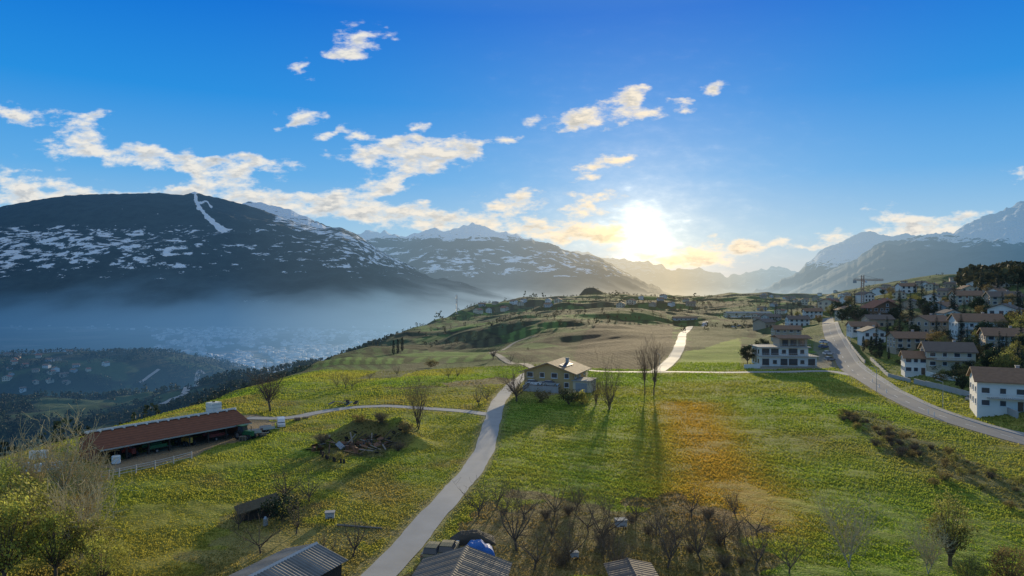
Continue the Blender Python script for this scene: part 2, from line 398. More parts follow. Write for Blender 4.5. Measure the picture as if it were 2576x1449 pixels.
for k,(P,w) in ROADS.items():
    mm={'village_road':asph,'field_track':trackm,'driveway':conc}.get(k,conc)
    off={'lane':.07,'driveway':.062,'cross_road':.064,'village_road':.075,'vineyard_road':.14,'field_track':.17}.get(k,1.8)
    strip(k,P,-w/2,w/2,mm,off,0,.14 if w<5 else .03)
VR=ROADS['village_road'][0]
strip('pavement',VR[30:],2.95,4.3,mat('pavement_concrete',(.33,.32,.31),.85,.15,.5),.07,.12)
strip('kerb',VR[30:],2.8,2.95,mat('kerb_stone',(.42,.41,.4),.8,.1,1),.07,.13)
wp=mat('road_paint',(.75,.75,.72),.7,.2,1.)
mb=MB()
for i in range(8,len(VR)-3,6):
    a,b2=VR[i],VR[i+2]; t=(b2-a)/np.linalg.norm(b2-a); nn=np.array([-t[1],t[0]])*.07
    mb.face([(q[0],q[1],hz(q[0],q[1])+.083) for q in (a-nn,b2-nn,b2+nn,a+nn)])
tag(mb.build('road_markings',wp),kind='structure')
# ------------------------------------------------------------------ valley floor and mountains
vf=newmat('valley_fields'); nt=vf.node_tree
gp=N(nt,'ShaderNodeNewGeometry'); vo=N(nt,'ShaderNodeTexVoronoi'); vo.inputs['Scale'].default_value=.004; L(nt,gp.outputs['Position'],vo.inputs['Vector'])
sc=N(nt,'ShaderNodeSeparateColor'); L(nt,vo.outputs['Color'],sc.inputs[0])
cr=ramp(nt,sc.outputs[0],[(0,(.03,.045,.03)),(.4,(.09,.11,.06)),(.7,(.05,.08,.04)),(1,(.20,.19,.16))])
p=N(nt,'ShaderNodeBsdfPrincipled'); p.inputs['Roughness'].default_value=.95; L(nt,cr,p.inputs['Base Color']); finish(vf,p.outputs[0])
xs=np.linspace(-45000,45000,60); ys=np.r_[np.linspace(300,6000,30),np.linspace(7000,60000,30)]
YY,XX=np.meshgrid(ys,xs,indexing='ij')
tag(np_mesh('valley_floor',np.c_[XX.ravel(),YY.ravel(),np.full(XX.size,-330.)],gridfaces(60,60)[:,::-1],vf),kind='structure')
def mtnmat(name,air,forest=(.016,.024,.022),ns=(.0035,.0035,.012),k=1.3):
    m=newmat(name); nt=m.node_tree
    gp=N(nt,'ShaderNodeNewGeometry'); mp=N(nt,'ShaderNodeVectorMath',operation='MULTIPLY'); mp.inputs[1].default_value=ns; L(nt,gp.outputs['Position'],mp.inputs[0])
    no=N(nt,'ShaderNodeTexNoise'); no.inputs['Scale'].default_value=1.; no.inputs['Detail'].default_value=9; no.inputs['Roughness'].default_value=.7; L(nt,mp.outputs[0],no.inputs['Vector'])
    at=N(nt,'ShaderNodeAttribute',attribute_name='snow')
    q=M_(nt,'MULTIPLY_ADD',M_(nt,'SUBTRACT',no.outputs[0],.5),k*2,at.outputs['Fac'])
    sn=N(nt,'ShaderNodeMapRange',interpolation_type='SMOOTHSTEP'); sn.inputs[1].default_value=.45; sn.inputs[2].default_value=.55; L(nt,q,sn.inputs[0])
    n2=N(nt,'ShaderNodeTexNoise'); n2.inputs['Scale'].default_value=.006; n2.inputs['Detail'].default_value=8; n2.inputs['Roughness'].default_value=.65; L(nt,gp.outputs['Position'],n2.inputs['Vector'])
    fc=ramp(nt,n2.outputs[0],[(.3,tuple(v*.4 for v in forest)),(.7,tuple(v*2.2 for v in forest))])
    mc=N(nt,'ShaderNodeMix',data_type='RGBA'); L(nt,sn.outputs[0],mc.inputs[0]); L(nt,fc,mc.inputs[6]); mc.inputs[7].default_value=(.9,.92,.95,1)
    p=N(nt,'ShaderNodeBsdfPrincipled'); p.inputs['Roughness'].default_value=.9; p.inputs['Specular IOR Level'].default_value=.05; L(nt,mc.outputs[2],p.inputs['Base Color'])
    b=N(nt,'ShaderNodeBump'); b.inputs['Strength'].default_value=.7; b.inputs['Distance'].default_value=80; L(nt,n2.outputs[0],b.inputs['Height']); L(nt,b.outputs[0],p.inputs['Normal'])
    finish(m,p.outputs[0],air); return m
def mountain(name,ridge,Yr,Yf,m,snowf,amp=180,jag=2.,seed=1,dp=3.,nv=130,sc=1500.):
    rx=[a for a,_ in ridge]; ry=[b for _,b in ridge]
    pxs=np.arange(rx[0],rx[-1]+dp,dp); py=np.interp(pxs,rx,ry)
    py=py-(1-np.abs(2*fbm(pxs/30.,pxs*0+seed,4,seed)-1)*2-.5)*jag-(fbm(pxs/14.,pxs*0+seed+3,3,seed)-.5)*jag*.7
    v=np.r_[np.linspace(0,1,nv),np.linspace(1.02,1.4,10)]
    Pv,V=np.meshgrid(pxs,v); pyr=np.meshgrid(py,v)[0]
    Y=Yf+(Yr-Yf)*V; X=(Pv-CX)/F*Y
    zr=CAMZ+(CY-pyr)/F*Yr
    vv=np.clip(V,0,1)
    prof=vv**.92
    Z=-334+(zr+334)*prof
    rid=1-np.abs(2*fbm(X/sc,Y/sc,5,seed+5)-1)*2
    Z=Z+rid*amp*np.clip(4*vv*(1-vv),0,1)**.8*np.clip((zr+334)/1200.,.15,1)
    Z=np.where(V>1,zr-(V-1)*1.3*(Yr-Yf)*.6,Z)
    pyv=CY-(Z-CAMZ)/Y*F
    sn=snowf(Pv,pyv,Z,vv)
    o=np_mesh(name,np.c_[X.ravel(),Y.ravel(),Z.ravel()],gridfaces(len(v),len(pxs))[:,::-1],m,True,attrs={'snow':sn})
    return tag(o,kind='structure')
def segd(px,py,line):
    d=np.full(px.shape,1e9)
    for (ax,ay),(bx,by) in zip(line[:-1],line[1:]):
        t=np.clip(((px-ax)*(bx-ax)+(py-ay)*(by-ay))/((bx-ax)**2+(by-ay)**2),0,1); d=np.minimum(d,np.hypot(px-ax-t*(bx-ax),py-ay-t*(by-ay)))
    return d
def s1(px,py,z,v):
    band=sstep(552,582,py)*(1-sstep(645,735,py))*np.interp(px,[-300,0,250,420,600,800,1000,1200],[.48,.50,.48,.42,.26,.36,.48,.25])
    s=band-.04
    pist=segd(px,py,[(490,480),(494,505),(500,522),(518,542),(538,560),(560,578)])
    wv=(fbm(px/9,py/9,3,5)-.5)*9
    s=np.maximum(s,1.25*(1-sstep(1.,5.5,pist+wv-4*sstep(535,572,py))))
    s=np.maximum(s,1.0*(1-sstep(1,4,segd(px,py,[(495,512),(520,506),(532,520)])+wv*.6)))
    s=np.maximum(s,1.5*(1-sstep(3,7,np.abs(py-483)+np.abs(px-490)*.22)))
    d2=segd(px,py,[(700,548),(790,578),(870,598),(950,632),(1060,668)])
    s=np.maximum(s,.5*(1-sstep(4,26,d2)))
    return s
mountain('forested_mountain',[(-420,575),(-150,535),(0,520),(80,505),(170,491),(300,487),(400,485),(462,491),(490,481),(518,491),(560,500),(640,521),(720,551),(800,575),(860,572),(900,592),(950,625),(1000,655),(1080,686),(1150,702),(1260,728),(1380,765)],11000,6500,mtnmat('forest_snow_patches',2.4e-5,ns=(.005,.005,.016)),s1,amp=150,jag=1.6,seed=3)
mountain('snow_ridge',[(480,540),(560,520),(620,506),(665,509),(740,531),(800,560),(860,578),(920,605)],13500,9500,mtnmat('ridge_snow',2.2e-5),lambda px,py,z,v:.8-.25*sstep(525,580,py)+px*0,amp=120,jag=5,seed=9)
mountain('middle_mountain',[(860,640),(930,600),(1000,597),(1050,592),(1095,578),(1120,585),(1150,576),(1190,564),(1240,582),(1300,594),(1350,609),(1420,634),(1480,640),(1540,664),(1600,698),(1660,725),(1740,770)],16000,9000,mtnmat('middle_forest_snow',3.8e-5,ns=(.003,.003,.011)),
  lambda px,py,z,v:np.maximum(.9*(1-sstep(582,624,py)),.36*sstep(605,635,py)*(1-sstep(680,715,py))),amp=300,jag=6,seed=12,sc=2200)
mountain('far_snow_range',[(820,620),(900,588),(930,580),(980,585),(1030,592),(1100,590),(1200,600),(1300,620)],24000,17000,mtnmat('far_snow',3.2e-5),lambda px,py,z,v:.85+px*0,amp=300,jag=8,seed=15)
mountain('hazy_range',[(1280,640),(1450,634),(1480,632),(1500,648),(1560,655),(1640,664),(1700,684),(1760,678),(1830,694),(1900,686),(1960,676),(2010,690),(2120,700)],30000,20000,mtnmat('hazy_rock',7.5e-5),lambda px,py,z,v:.5-.3*sstep(670,700,py),amp=400,jag=6,seed=18,sc=3000)
mountain('peak_beyond_village',[(1860,740),(1940,718),(2010,690),(2050,655),(2100,626),(2150,599),(2190,590),(2240,606),(2285,596),(2340,620),(2500,640)],20000,12000,mtnmat('pale_peak',5.2e-5),lambda px,py,z,v:1.15*(1-sstep(622,700,py)),amp=460,jag=6,seed=22,sc=2200)
mountain('snow_shoulder',[(1980,735),(2060,700),(2120,672),(2160,655),(2210,622),(2300,606),(2400,589),(2440,568),(2500,541),(2540,524),(2576,510),(2700,470),(2900,455),(3100,500)],13000,6000,mtnmat('shoulder_rock',7.4e-5,forest=(.03,.035,.035)),lambda px,py,z,v:1.05*(1-sstep(575,650,py+(2576-px)*.05)),amp=300,jag=5,seed=25,sc=1800)
# ------------------------------------------------------------------ trees
bark=mat('grey_bark',(.12,.09,.065),.95,.35,3.,.3)
barkpale=mat('pale_bark',(.42,.37,.27),.9,.3,3.)
twig=mat('brown_twigs',(.17,.12,.075),.95,.3,2.)
twigred=mat('reddish_twigs',(.22,.135,.085),.95,.3,2.)
twigpale=mat('straw_twigs',(.44,.37,.20),.9,.3,2.)
leafy=mat('yellow_green_leaves',(.36,.36,.07),.7,.3,1.,tint=True,trans=.5)
leafd=mat('dark_green_leaves',(.035,.055,.02),.7,.3,1.,tint=True,trans=.25)
leafb=mat('bronze_leaves',(.22,.165,.06),.8,.3,1.,tint=True,trans=.4)
leafi=mat('ivy_leaves',(.26,.255,.065),.6,.3,1.,tint=True,trans=.5)
need=mat('conifer_needles',(.022,.036,.02),.8,.3,1.,tint=True,trans=.1)
def rv(r,s): return Vector((r.gauss(0,s),r.gauss(0,s),r.gauss(0,s)))
def gen_bare(seed,H,th,nm,up=.3,spread=1.,n2=5,n3=5,r0=None,stems=1,tr=.013):
    r=random.Random(seed); T=MB(); Cn=MB(); r0=r0 or H*.024
    def go(p,d,Ln,rad,lv):
        ns=(4,4,3,2)[lv]; mb=T if lv<2 else Cn; kk=(6,5,3,3)[lv]
        for i in range(ns):
            q=p+d*(Ln/ns); r1=rad*(1-.75*(i+1)/ns) if lv else rad*(1-.35*(i+1)/ns)
            r00=rad*(1-.75*i/ns) if lv else rad*(1-.35*i/ns)
            mb.tube(p,q,max(r00,tr),max(r1,tr*.7),kk)
            if lv in(1,2):
                cnt={1:n2,2:n3}[lv]; c=cnt/ns; c=int(c)+(r.random()<c-int(c))
                for _ in range(c):
                    nd=(d*.6+rv(r,.62)+Vector((0,0,up*.5))).normalized()
                    go(p.lerp(q,r.random()),nd,Ln*r.uniform(.38,.62),max(r1*.6,tr),lv+1)
            p=q; d=(d+rv(r,.16)+Vector((0,0,up*.16 if lv else .05))).normalized()
        return p,d
    for s in range(stems):
        base=Vector((r.uniform(-.3,.3),r.uniform(-.3,.3),-.2)) if stems>1 else Vector((0,0,-.2))
        d0=Vector((r.gauss(0,.05),r.gauss(0,.05),1)) if stems==1 else Vector((r.gauss(0,.25),r.gauss(0,.25),1)).normalized()
        p,d=go(base,d0,th+.2,r0,0)
        for i in range(nm):
            a=6.283*i/nm+r.uniform(-.5,.5); el=r.uniform(.25,1.0)
            nd=Vector((math.cos(a)*spread,math.sin(a)*spread,el+up)).normalized()
            pp_=base.lerp(p,r.uniform(.62,1.)) if i else p
            go(pp_,nd,(H-th)*r.uniform(.75,1.05),r0*.55,1)
    return T,Cn
def leaves(mb,r,cs,n,spr,size,zb=0,H=1):
    for c in cs:
        b=r.uniform(.6,1.35)
        for _ in range(n):
            p=c+Vector((r.gauss(0,spr),r.gauss(0,spr),r.gauss(0,spr*.8)))
            a=rv(r,1).normalized(); q=a.orthogonal().normalized(); w=a.cross(q); s=size*r.uniform(.5,1.3)
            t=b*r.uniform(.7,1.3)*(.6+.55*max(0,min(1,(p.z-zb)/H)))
            mb.face([p+q*s,p+w*s*.6,p-q*s,p-w*s*.6],t)
def gen_leafy(seed,H,Rd,th,ncl,nl,size,spr):
    r=random.Random(seed); T=MB(); Cn=MB(); cs=[]
    T.tube((0,0,-.3),(r.gauss(0,.1),r.gauss(0,.1),th),H*.03,H*.02,6)
    while len(cs)<ncl:
        v=rv(r,1).normalized()*(r.uniform(.35,1)**.6)
        if v.z<-.85: continue
        c=Vector((v.x*Rd*r.uniform(.7,1.25),v.y*Rd*r.uniform(.7,1.25),th+(H-th)*(.5+.5*v.z*r.uniform(.75,1.12)))); cs.append(c)
    for c in cs[::2]: T.tube((0,0,th*r.uniform(.5,1)),c*1.06,H*.010,.015,4)
    leaves(Cn,r,cs,nl,spr,size,th*.5,H); return T,Cn
def gen_conifer(seed,H,Rd):
    r=random.Random(seed); T=MB(); Cn=MB(); T.tube((0,0,-.3),(0,0,H*.97),H*.018,.03,6)
    nw=int(H*1.5)
    for i in range(nw):
        z=H*(.1+.88*i/nw); rad=Rd*(1-(z/H))**.85*r.uniform(.75,1.15)+.15
        for k in range(9):
            a=r.uniform(0,6.283); rr=rad*r.uniform(.65,1.1); d=Vector((math.cos(a),math.sin(a),-.28)); t=r.uniform(.5,1.4)
            for j in range(5):
                f=(j+.6)/5; p=Vector((0,0,z))+d*rr*f; s=.16+.3*rad/Rd*(1-f*.4)
                sd=Vector((-math.sin(a),math.cos(a),r.uniform(-.3,.3)))*s; n_=d*s*1.1+Vector((0,0,-.15*s))
                Cn.face([p-sd,p+n_,p+sd,p-n_*.6+Vector((0,0,.1))],t*r.uniform(.8,1.2))
    return T,Cn
def gen_cypress(seed,H,Rd):
    r=random.Random(seed); T=MB(); Cn=MB(); T.tube((0,0,-.2),(0,0,H*.5),.12,.06,6); cs=[]
    for i in range(90):
        z=H*(.05+.93*r.random()); q=z/H; rad=Rd*min(1,(q/.25)**.6)*(1-max(0,q-.25)/.75)**.65
        a=r.uniform(0,6.28); cs.append(Vector((math.cos(a)*rad*.85,math.sin(a)*rad*.85,z)))
    leaves(Cn,r,cs,22,.13,.13,0,H); return T,Cn
PROTO={}
def proto(key,gen,tm,cm,name,cat):
    T,Cn=gen
    PROTO[key]=(T.mesh('trunk',tm,True),Cn.mesh('crown',cm,False,bool(cm.name.find('leaves')>=0 or cm.name.find('needles')>=0)),name,cat)
def tree(key,x,y,scale,label,group=None,rz=None,z=None):
    a,b_,name,cat=PROTO[key]
    t=thing(name,label,cat,(x,y,hz(x,y) if z is None else z),R.uniform(0,6.28) if rz is None else rz,group,scale)
    put('trunk',a,t); put('crown',b_,t); return t
for i in range(6): proto('orch%d'%i,gen_bare(100+i,6,1.2,6,.35+.12*(i%3),1.-.12*(i%3),5,4,None,1,.014),bark,twig,'fruit_tree','tree')
for i in range(2): proto('tall%d'%i,gen_bare(200+i,13,3.5,8,1.7,.32,8,5,.18,1,.015),bark,twigred,'poplar_tree','tree')
for i in range(2): proto('multi%d'%i,gen_bare(230+i,9,1.2,4,.9,.6,6,5,.11,4),bark,twig,'multi_stem_tree','tree')
proto('big',gen_bare(250,9,2.0,10,.5,.85,9,8,.22),bark,twigred,'bare_tree','tree')
proto('round',gen_bare(251,8,2.4,10,.5,.75,9,9,.2),bark,twig,'bare_tree','tree')
proto('birch',gen_bare(252,10,3.5,9,.7,.8,7,6,.17,1,.026),barkpale,twigpale,'birch_tree','tree')
proto('birchb',gen_bare(253,9,2.0,7,.7,.8,6,6,.12,3,.026),barkpale,twigpale,'birch_tree','tree')
proto('pale',gen_bare(254,7,1.6,7,.7,.7,6,6,.09,2,.018),barkpale,twigpale,'bare_tree','tree')
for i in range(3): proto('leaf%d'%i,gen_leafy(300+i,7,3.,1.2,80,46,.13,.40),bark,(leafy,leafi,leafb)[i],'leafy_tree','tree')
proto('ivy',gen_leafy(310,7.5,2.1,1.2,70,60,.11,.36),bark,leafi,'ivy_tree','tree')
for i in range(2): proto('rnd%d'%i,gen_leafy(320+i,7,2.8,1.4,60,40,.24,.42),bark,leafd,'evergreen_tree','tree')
for i in range(3): proto('con%d'%i,gen_conifer(330+i,14,3.4),bark,need,'conifer_tree','tree')
proto('cyp',gen_cypress(340,7,.75),bark,need,'cypress_tree','tree')
for i in range(3): proto('shrub%d'%i,gen_leafy(350+i,2.2,1.5,.3,24,45,.11,.28),bark,(leafb,leafd,leafi)[i],'shrub','shrub')
proto('brush',gen_bare(360,2.2,.2,6,.5,1.,7,6,.03,5,.011),twig,twig,'bramble_shrub','shrub')
proto('sapl',gen_bare(361,3,.8,4,1.,.6,5,4,.03,2,.011),bark,twig,'bare_sapling','shrub')
def T(key,px,py,h,label,group=None):
    p=hit(px,py); H={'orch':6,'tall':13,'mult':9,'big':9,'roun':8,'birc':10,'pale':7,'leaf':7,'ivy':7.5,'rnd0':7,'rnd1':7,'con0':14,'con1':14,'con2':14,'cyp':7,'shru':2.2,'brus':2.2,'sapl':3.}[key[:4]]
    return tree(key,p[0],p[1],h/H,label,group)
orch=[(1205,1300,4.6),(1300,1385,6.2),(1395,1300,4.6),(1385,1360,3.6),(1430,1410,4),(1518,1375,5.8),(1600,1310,3.8),(1680,1430,5.2),(1740,1300,4.),(1762,1410,4.6),(1822,1370,4.2),(1900,1435,5.),(1905,1350,3.8),(1985,1445,4),(1850,1300,3.4),(1650,1345,3.2),(1450,1285,3.2),(1250,1275,3.6),(1555,1450,4),(1345,1430,4.2),(1480,1340,4),(1320,1310,4.2),(1700,1370,4.)]
orch.sort()
for i,(a,b_,h) in enumerate(orch): T('orch%d'%(i%6),a,b_,h,ordl(i,len(orch),'leafless fruit tree','in the orchard right of the lane'),'bare orchard trees')
for i in range(40):
    a,b_=R.uniform(1250,1880),R.uniform(1275,1475)
    if a<1320 and b_>1300: continue
    k=R.choice(['brush','sapl','sapl'])
    T(k,a,b_,R.uniform(.6,1.3) if k=='brush' else R.uniform(1.4,2.8),'low tangled brown brush under the orchard trees' if k=='brush' else 'thin bare sapling between the orchard trees','brush under the orchard' if k=='brush' else 'saplings in the orchard')
lo=sorted([(715,1262,5.2),(778,1262,4.2),(888,1400,4.4),(655,1392,4.2),(745,1345,3.8),(820,1420,3.2),(600,1330,3)])
for i,(a,b_,h) in enumerate(lo): T('orch%d'%((i+2)%6),a,b_,h,ordl(i,len(lo),'bare bushy fruit tree','on the grass left of the lane'),'bare trees left of the lane')
mid=sorted([(848,975,4),(868,977,4.6),(886,977,4.2),(1128,952,4.5),(1150,950,4),(1205,1022,5),(1225,1010,4.8),(1285,914,5),(1000,945,3.5),(930,955,3.2)])
for i,(a,b_,h) in enumerate(mid): T('orch%d'%((i+1)%6),a,b_,h,ordl(i,len(mid),'small bare tree','on the meadow beyond the driveway'),'bare trees on the far meadow')
T('round',680,1035,9,'large round bare tree beside the driveway near the shed')
T('multi0',1050,1078,8,'tall bare tree at the corner of the scrap pit')
T('big',1300,1010,8.6,'spreading reddish bare tree left of the yellow house')
T('multi1',1533,1032,9.,'many stemmed bare tree right of the yellow house')
T('multi0',1500,1018,6,'thin bare tree between yellow house and many stemmed tree')
T('tall0',1622,990,11,'left of two tall bare poplars by the cross road')
T('tall1',1645,994,12.5,'right of two tall bare poplars by the cross road')
T('round',1240,905,6,'round bare tree where the field track bends')
for i,(a,b_) in enumerate([(1000,890),(1012,884),(990,893)]): T('cyp',a,b_,9,ordl(i,3,'slim dark tree','on the slope of the far spur'))
T('birch',140,1300,10.5,'pale barked birch with bare crown at the lower left')
T('birchb',60,1290,8.5,'pale many stemmed birch at the left edge')
T('birchb',225,1290,7,'slender pale birch beside the shed fence')
T('birchb',200,1420,7.5,'pale many stemmed birch in front of the lower left thicket')
for i,(k,a,b_,h) in enumerate(sorted([('leaf1',60,1410,7.6),('leaf0',25,1340,7.4),('leaf0',140,1450,6.4),('leaf1',235,1425,4.6),('leaf0',255,1485,4.8),('leaf0',10,1470,8),('leaf2',195,1340,4.2),('leaf1',110,1350,5.6)],key=lambda q:q[1])):
    T(k,a,b_,h,ordl(i,8,'yellow green leafy tree' if k!='leaf2' else 'bronze leafy tree','in the thicket at the lower left corner'),'leafy trees of the lower left thicket')
T('ivy',2390,1425,7.,'ivy covered tree at the lower right of the meadow')
T('pale',2140,1430,6.,'pale bare tree left of the ivy covered tree')
T('pale',2330,1445,4.4,'straw coloured brushy tree touching the ivy covered tree')
T('leaf2',2540,1490,4.,'bronze leafed bush in the lower right corner')
T('leaf1',2440,1490,3.2,'olive bush below the ivy covered tree')
T('shrub1',1430,1020,3.6,'dark green bush in front of the yellow house')
T('shrub0',1362,1012,3,'bronze bush left below the yellow house wall')
T('shrub2',1465,1020,3.2,'olive bush right below the yellow house wall')
T('shrub1',712,1308,3,'dense green bush beside the dark shelter')
T('shrub0',1085,925,3.6,'bronze bush on the slope before the far spur')
pb=['leftmost scrubby bush on the rim of the scrap pit','scrubby bush at the back left of the scrap pit','scrubby bush at the back right of the scrap pit','rightmost scrubby bush on the rim of the scrap pit','scrubby bush at the front right of the scrap pit','scrubby bush at the front left of the scrap pit','scrubby bush in the middle of the scrap pit']
for i,(a,b_,h) in enumerate([(808,1118,1.8),(905,1064,1.7),(960,1064,2.),(1020,1090,1.9),(1000,1135,1.5),(850,1160,1.3),(930,1110,1.2)]): T(['brush','shrub0','brush','shrub0','brush','shrub2','brush'][i],a,b_,h,pb[i],'bushes round the scrap pit')
br=[]
LL=smooth_line([hit(2125,1042),hit(2240,1110),hit(2400,1190),hit(2600,1270)],1.7)
for i in range(len(LL)):
    wdt=1.2+2.4*i/len(LL)
    for s in (0,1,2):
        br.append((LL[i][0]+R.gauss(0,wdt),LL[i][1]+R.gauss(0,wdt)))
br.sort()
for i,(x,y) in enumerate(br):
    if fbm(np.array([x/4.]),np.array([y/4.]),2,7)[0]<.36: continue
    k=R.choice(['shrub0','shrub2','brush','brush','shrub2','shrub0'])
    tree(k,x,y,R.uniform(.18,.6),'low bramble shrub in the scrubby strip below the village road','shrubs of the scrubby strip')
# far woods (stuff)
def forest(name,X,Y,h,label,m,nq=16,conif=.5,seed=1,qs=1.):
    n=len(X); r=np.random.RandomState(seed); Z=hbase(X,Y)
    co=r.rand(n)<conif
    q=r.rand(n,nq); a=r.uniform(0,6.283,(n,nq)); rad=np.where(co[:,None],.24*(1-q)+.03,.34*np.sqrt(np.clip(1-(2*q-1)**2,0,1)))*h[:,None]*r.uniform(.5,1.1,(n,nq))
    cx=X[:,None]+rad*np.cos(a); cy=Y[:,None]+rad*np.sin(a); cz=Z[:,None]+h[:,None]*np.where(co[:,None],q,.25+.75*q)
    s=qs*h[:,None]*np.where(co[:,None],.13,.17)*r.uniform(.6,1.2,(n,nq))
    A=r.normal(size=(n,nq,3)); A/=np.linalg.norm(A,axis=2)[...,None]; B=np.cross(A,r.normal(size=(n,nq,3))); B/=np.linalg.norm(B,axis=2)[...,None]
    c0=np.stack([cx,cy,cz],-1); s=s[...,None]
    V=np.stack([c0+A*s,c0+B*s,c0-A*s,c0-B*s],2).reshape(-1,3)
    t=(r.uniform(.5,1.5,(n,1))*r.uniform(.7,1.3,(n,nq))).ravel()
    o=np_mesh(name,V,np.arange(len(V)).reshape(-1,4),m,tint=t); return tag(o,label,'trees',kind='stuff')
wood=mat('wood_leaves',(.038,.052,.024),.8,.3,.1,tint=True,trans=.2)
xx=NR.uniform(-1500,-60,52000); yy=NR.uniform(90,1700,52000); dl=np.interp(yy,EY,EX)-xx
k=(dl>np.interp(yy,[90,200,260],[24,34,75]))&(dl<900)&(xx/yy>-.9)&((fbm(xx/90.,yy/90.,3,61)<.5)|(dl<200))&(hbase(xx,yy)>-250)
k&=(roaddist(xx,yy,('valley_road','valley_lane'),1700)>9)
nearw=k&(yy<520); farw=k&(yy>=520)
xa,ya=xx[nearw][:1400],yy[nearw][:1400]
forest('slope_wood',xa,ya,NR.uniform(5,10,len(xa)),'dark bare wood on the slope just below the shed',wood,90,.2,3,.38)
xa,ya=xx[farw][:7000],yy[farw][:7000]
forest('hillside_wood',xa,ya,NR.uniform(6,13,len(xa)),'dark wood covering the lower bench in the valley',wood,20,.35,3,.75)
xx=NR.normal(-1150,480,9000); yy=NR.normal(1950,420,9000); k=(hbase(xx,yy)>-300)&(fbm(xx/120,yy/120,3,8)>.40); xx,yy=xx[k][:5200],yy[k][:5200]
forest('knoll_wood',xx,yy,NR.uniform(8,14,len(xx)),'dark wood on the knoll in the valley',wood,12,.3,4,.9)
xx=NR.uniform(250,620,6000); yy=NR.uniform(380,900,6000); px=CX+F*xx/yy
zz_=hbase(xx,yy); pyy=CY-(zz_-CAMZ)/yy*F
k=(px>2420)&(px<2640)&(pyy<735+(px-2440)*.1)&(fbm(xx/40,yy/40,3,2)>.33); xx,yy=xx[k][:560],yy[k][:560]
hlv=mat('hilltop_leaves',(.06,.058,.024),.8,.3,.1,tint=True,trans=.2)
forest('hilltop_wood',xx,yy,NR.uniform(8,15,len(xx)),'brown and dark green wood on the hill at the right edge',hlv,50,.3,5,.65)
xx=NR.uniform(-140,700,12000); yy=NR.uniform(380,2100,12000); px=CX+F*xx/yy; e=np.interp(yy,EY,EX)
k=(xx>e-30)&(fbm(xx/60,yy/60,3,19)>np.interp(yy,[400,900,1400],[.60,.55,.51]))&(px<2500); xx,yy=xx[k][:2400],yy[k][:2400]
forest('spur_wood',xx,yy,NR.uniform(2.,5.,len(xx)),'scattered hedges and copses over the far spur',hlv,24,.2,6,.7)
# ------------------------------------------------------------------ houses
glass=mat('window_glass',(.05,.06,.075),.12,.2,1.,spec=.6)
wframe=mat('white_frame',(.7,.7,.68),.6,.08,1.)
dframe=mat('brown_frame',(.14,.08,.05),.7,.15,1.)
WALLS={'white':mat('white_render',(.76,.73,.66),.9,.12,.4),'cream':mat('cream_render',(.66,.54,.38),.9,.12,.4),'beige':mat('beige_render',(.50,.38,.26),.9,.12,.4),'grey':mat('grey_render',(.48,.47,.44),.9,.12,.4),'ochre':mat('ochre_render',(.55,.36,.155),.9,.15,.4),'wood':mat('brown_timber',(.18,.095,.05),.85,.3,1.,stripe=(2,4.,.15))}
ROOFS={'brown':mat('brown_tiles',(.26,.15,.09),.8,.35,1.2,.3,stripe=(1,2.5,.12)),'red':mat('red_tiles',(.29,.12,.07),.8,.35,1.2,.3,stripe=(1,2.5,.12)),'dark':mat('dark_slate',(.15,.115,.095),.7,.3,1.2,.3),'flat':mat('pale_flat_roof',(.34,.33,.31),.9,.15,.5),'tan':mat('tan_tiles',(.29,.195,.125),.8,.35,1.2,.3,stripe=(1,2.5,.12))}
stone=mat('garden_concrete',(.38,.37,.35),.9,.2,.7,.2)
metal=mat('galvanised_metal',(.45,.46,.47),.45,.15,2.,metal=.7)
def ringmesh(w,h,m,name='window'):
    b=MB()
    for sx in(-1,1): b.box(sx*(w/2-.05),0,0,.1,.12,h)
    for sz in(-1,1): b.box(0,0,sz*(h/2-.05),w-.2,.119,.1)
    b.box(0,-.08,-h/2-.04,w+.2,.2,.07); return b.mesh(name,m)
def panemesh(w,h):
    b=MB(); b.box(0,.01,0,w-.2,.05,h-.2); b.box(0,-.012,0,.05,.05,h-.2); return b.mesh('pane',glass)
WIN={}
def window(parent,x,y,z,rz,w=1.3,h=1.35,m=wframe):
    k=(w,h,m.name)
    if k not in WIN: WIN[k]=(ringmesh(w,h,m),panemesh(w,h))
    o=put('window',WIN[k][0],parent,(x,y,z),rz); put('pane',WIN[k][1],o)
    return o
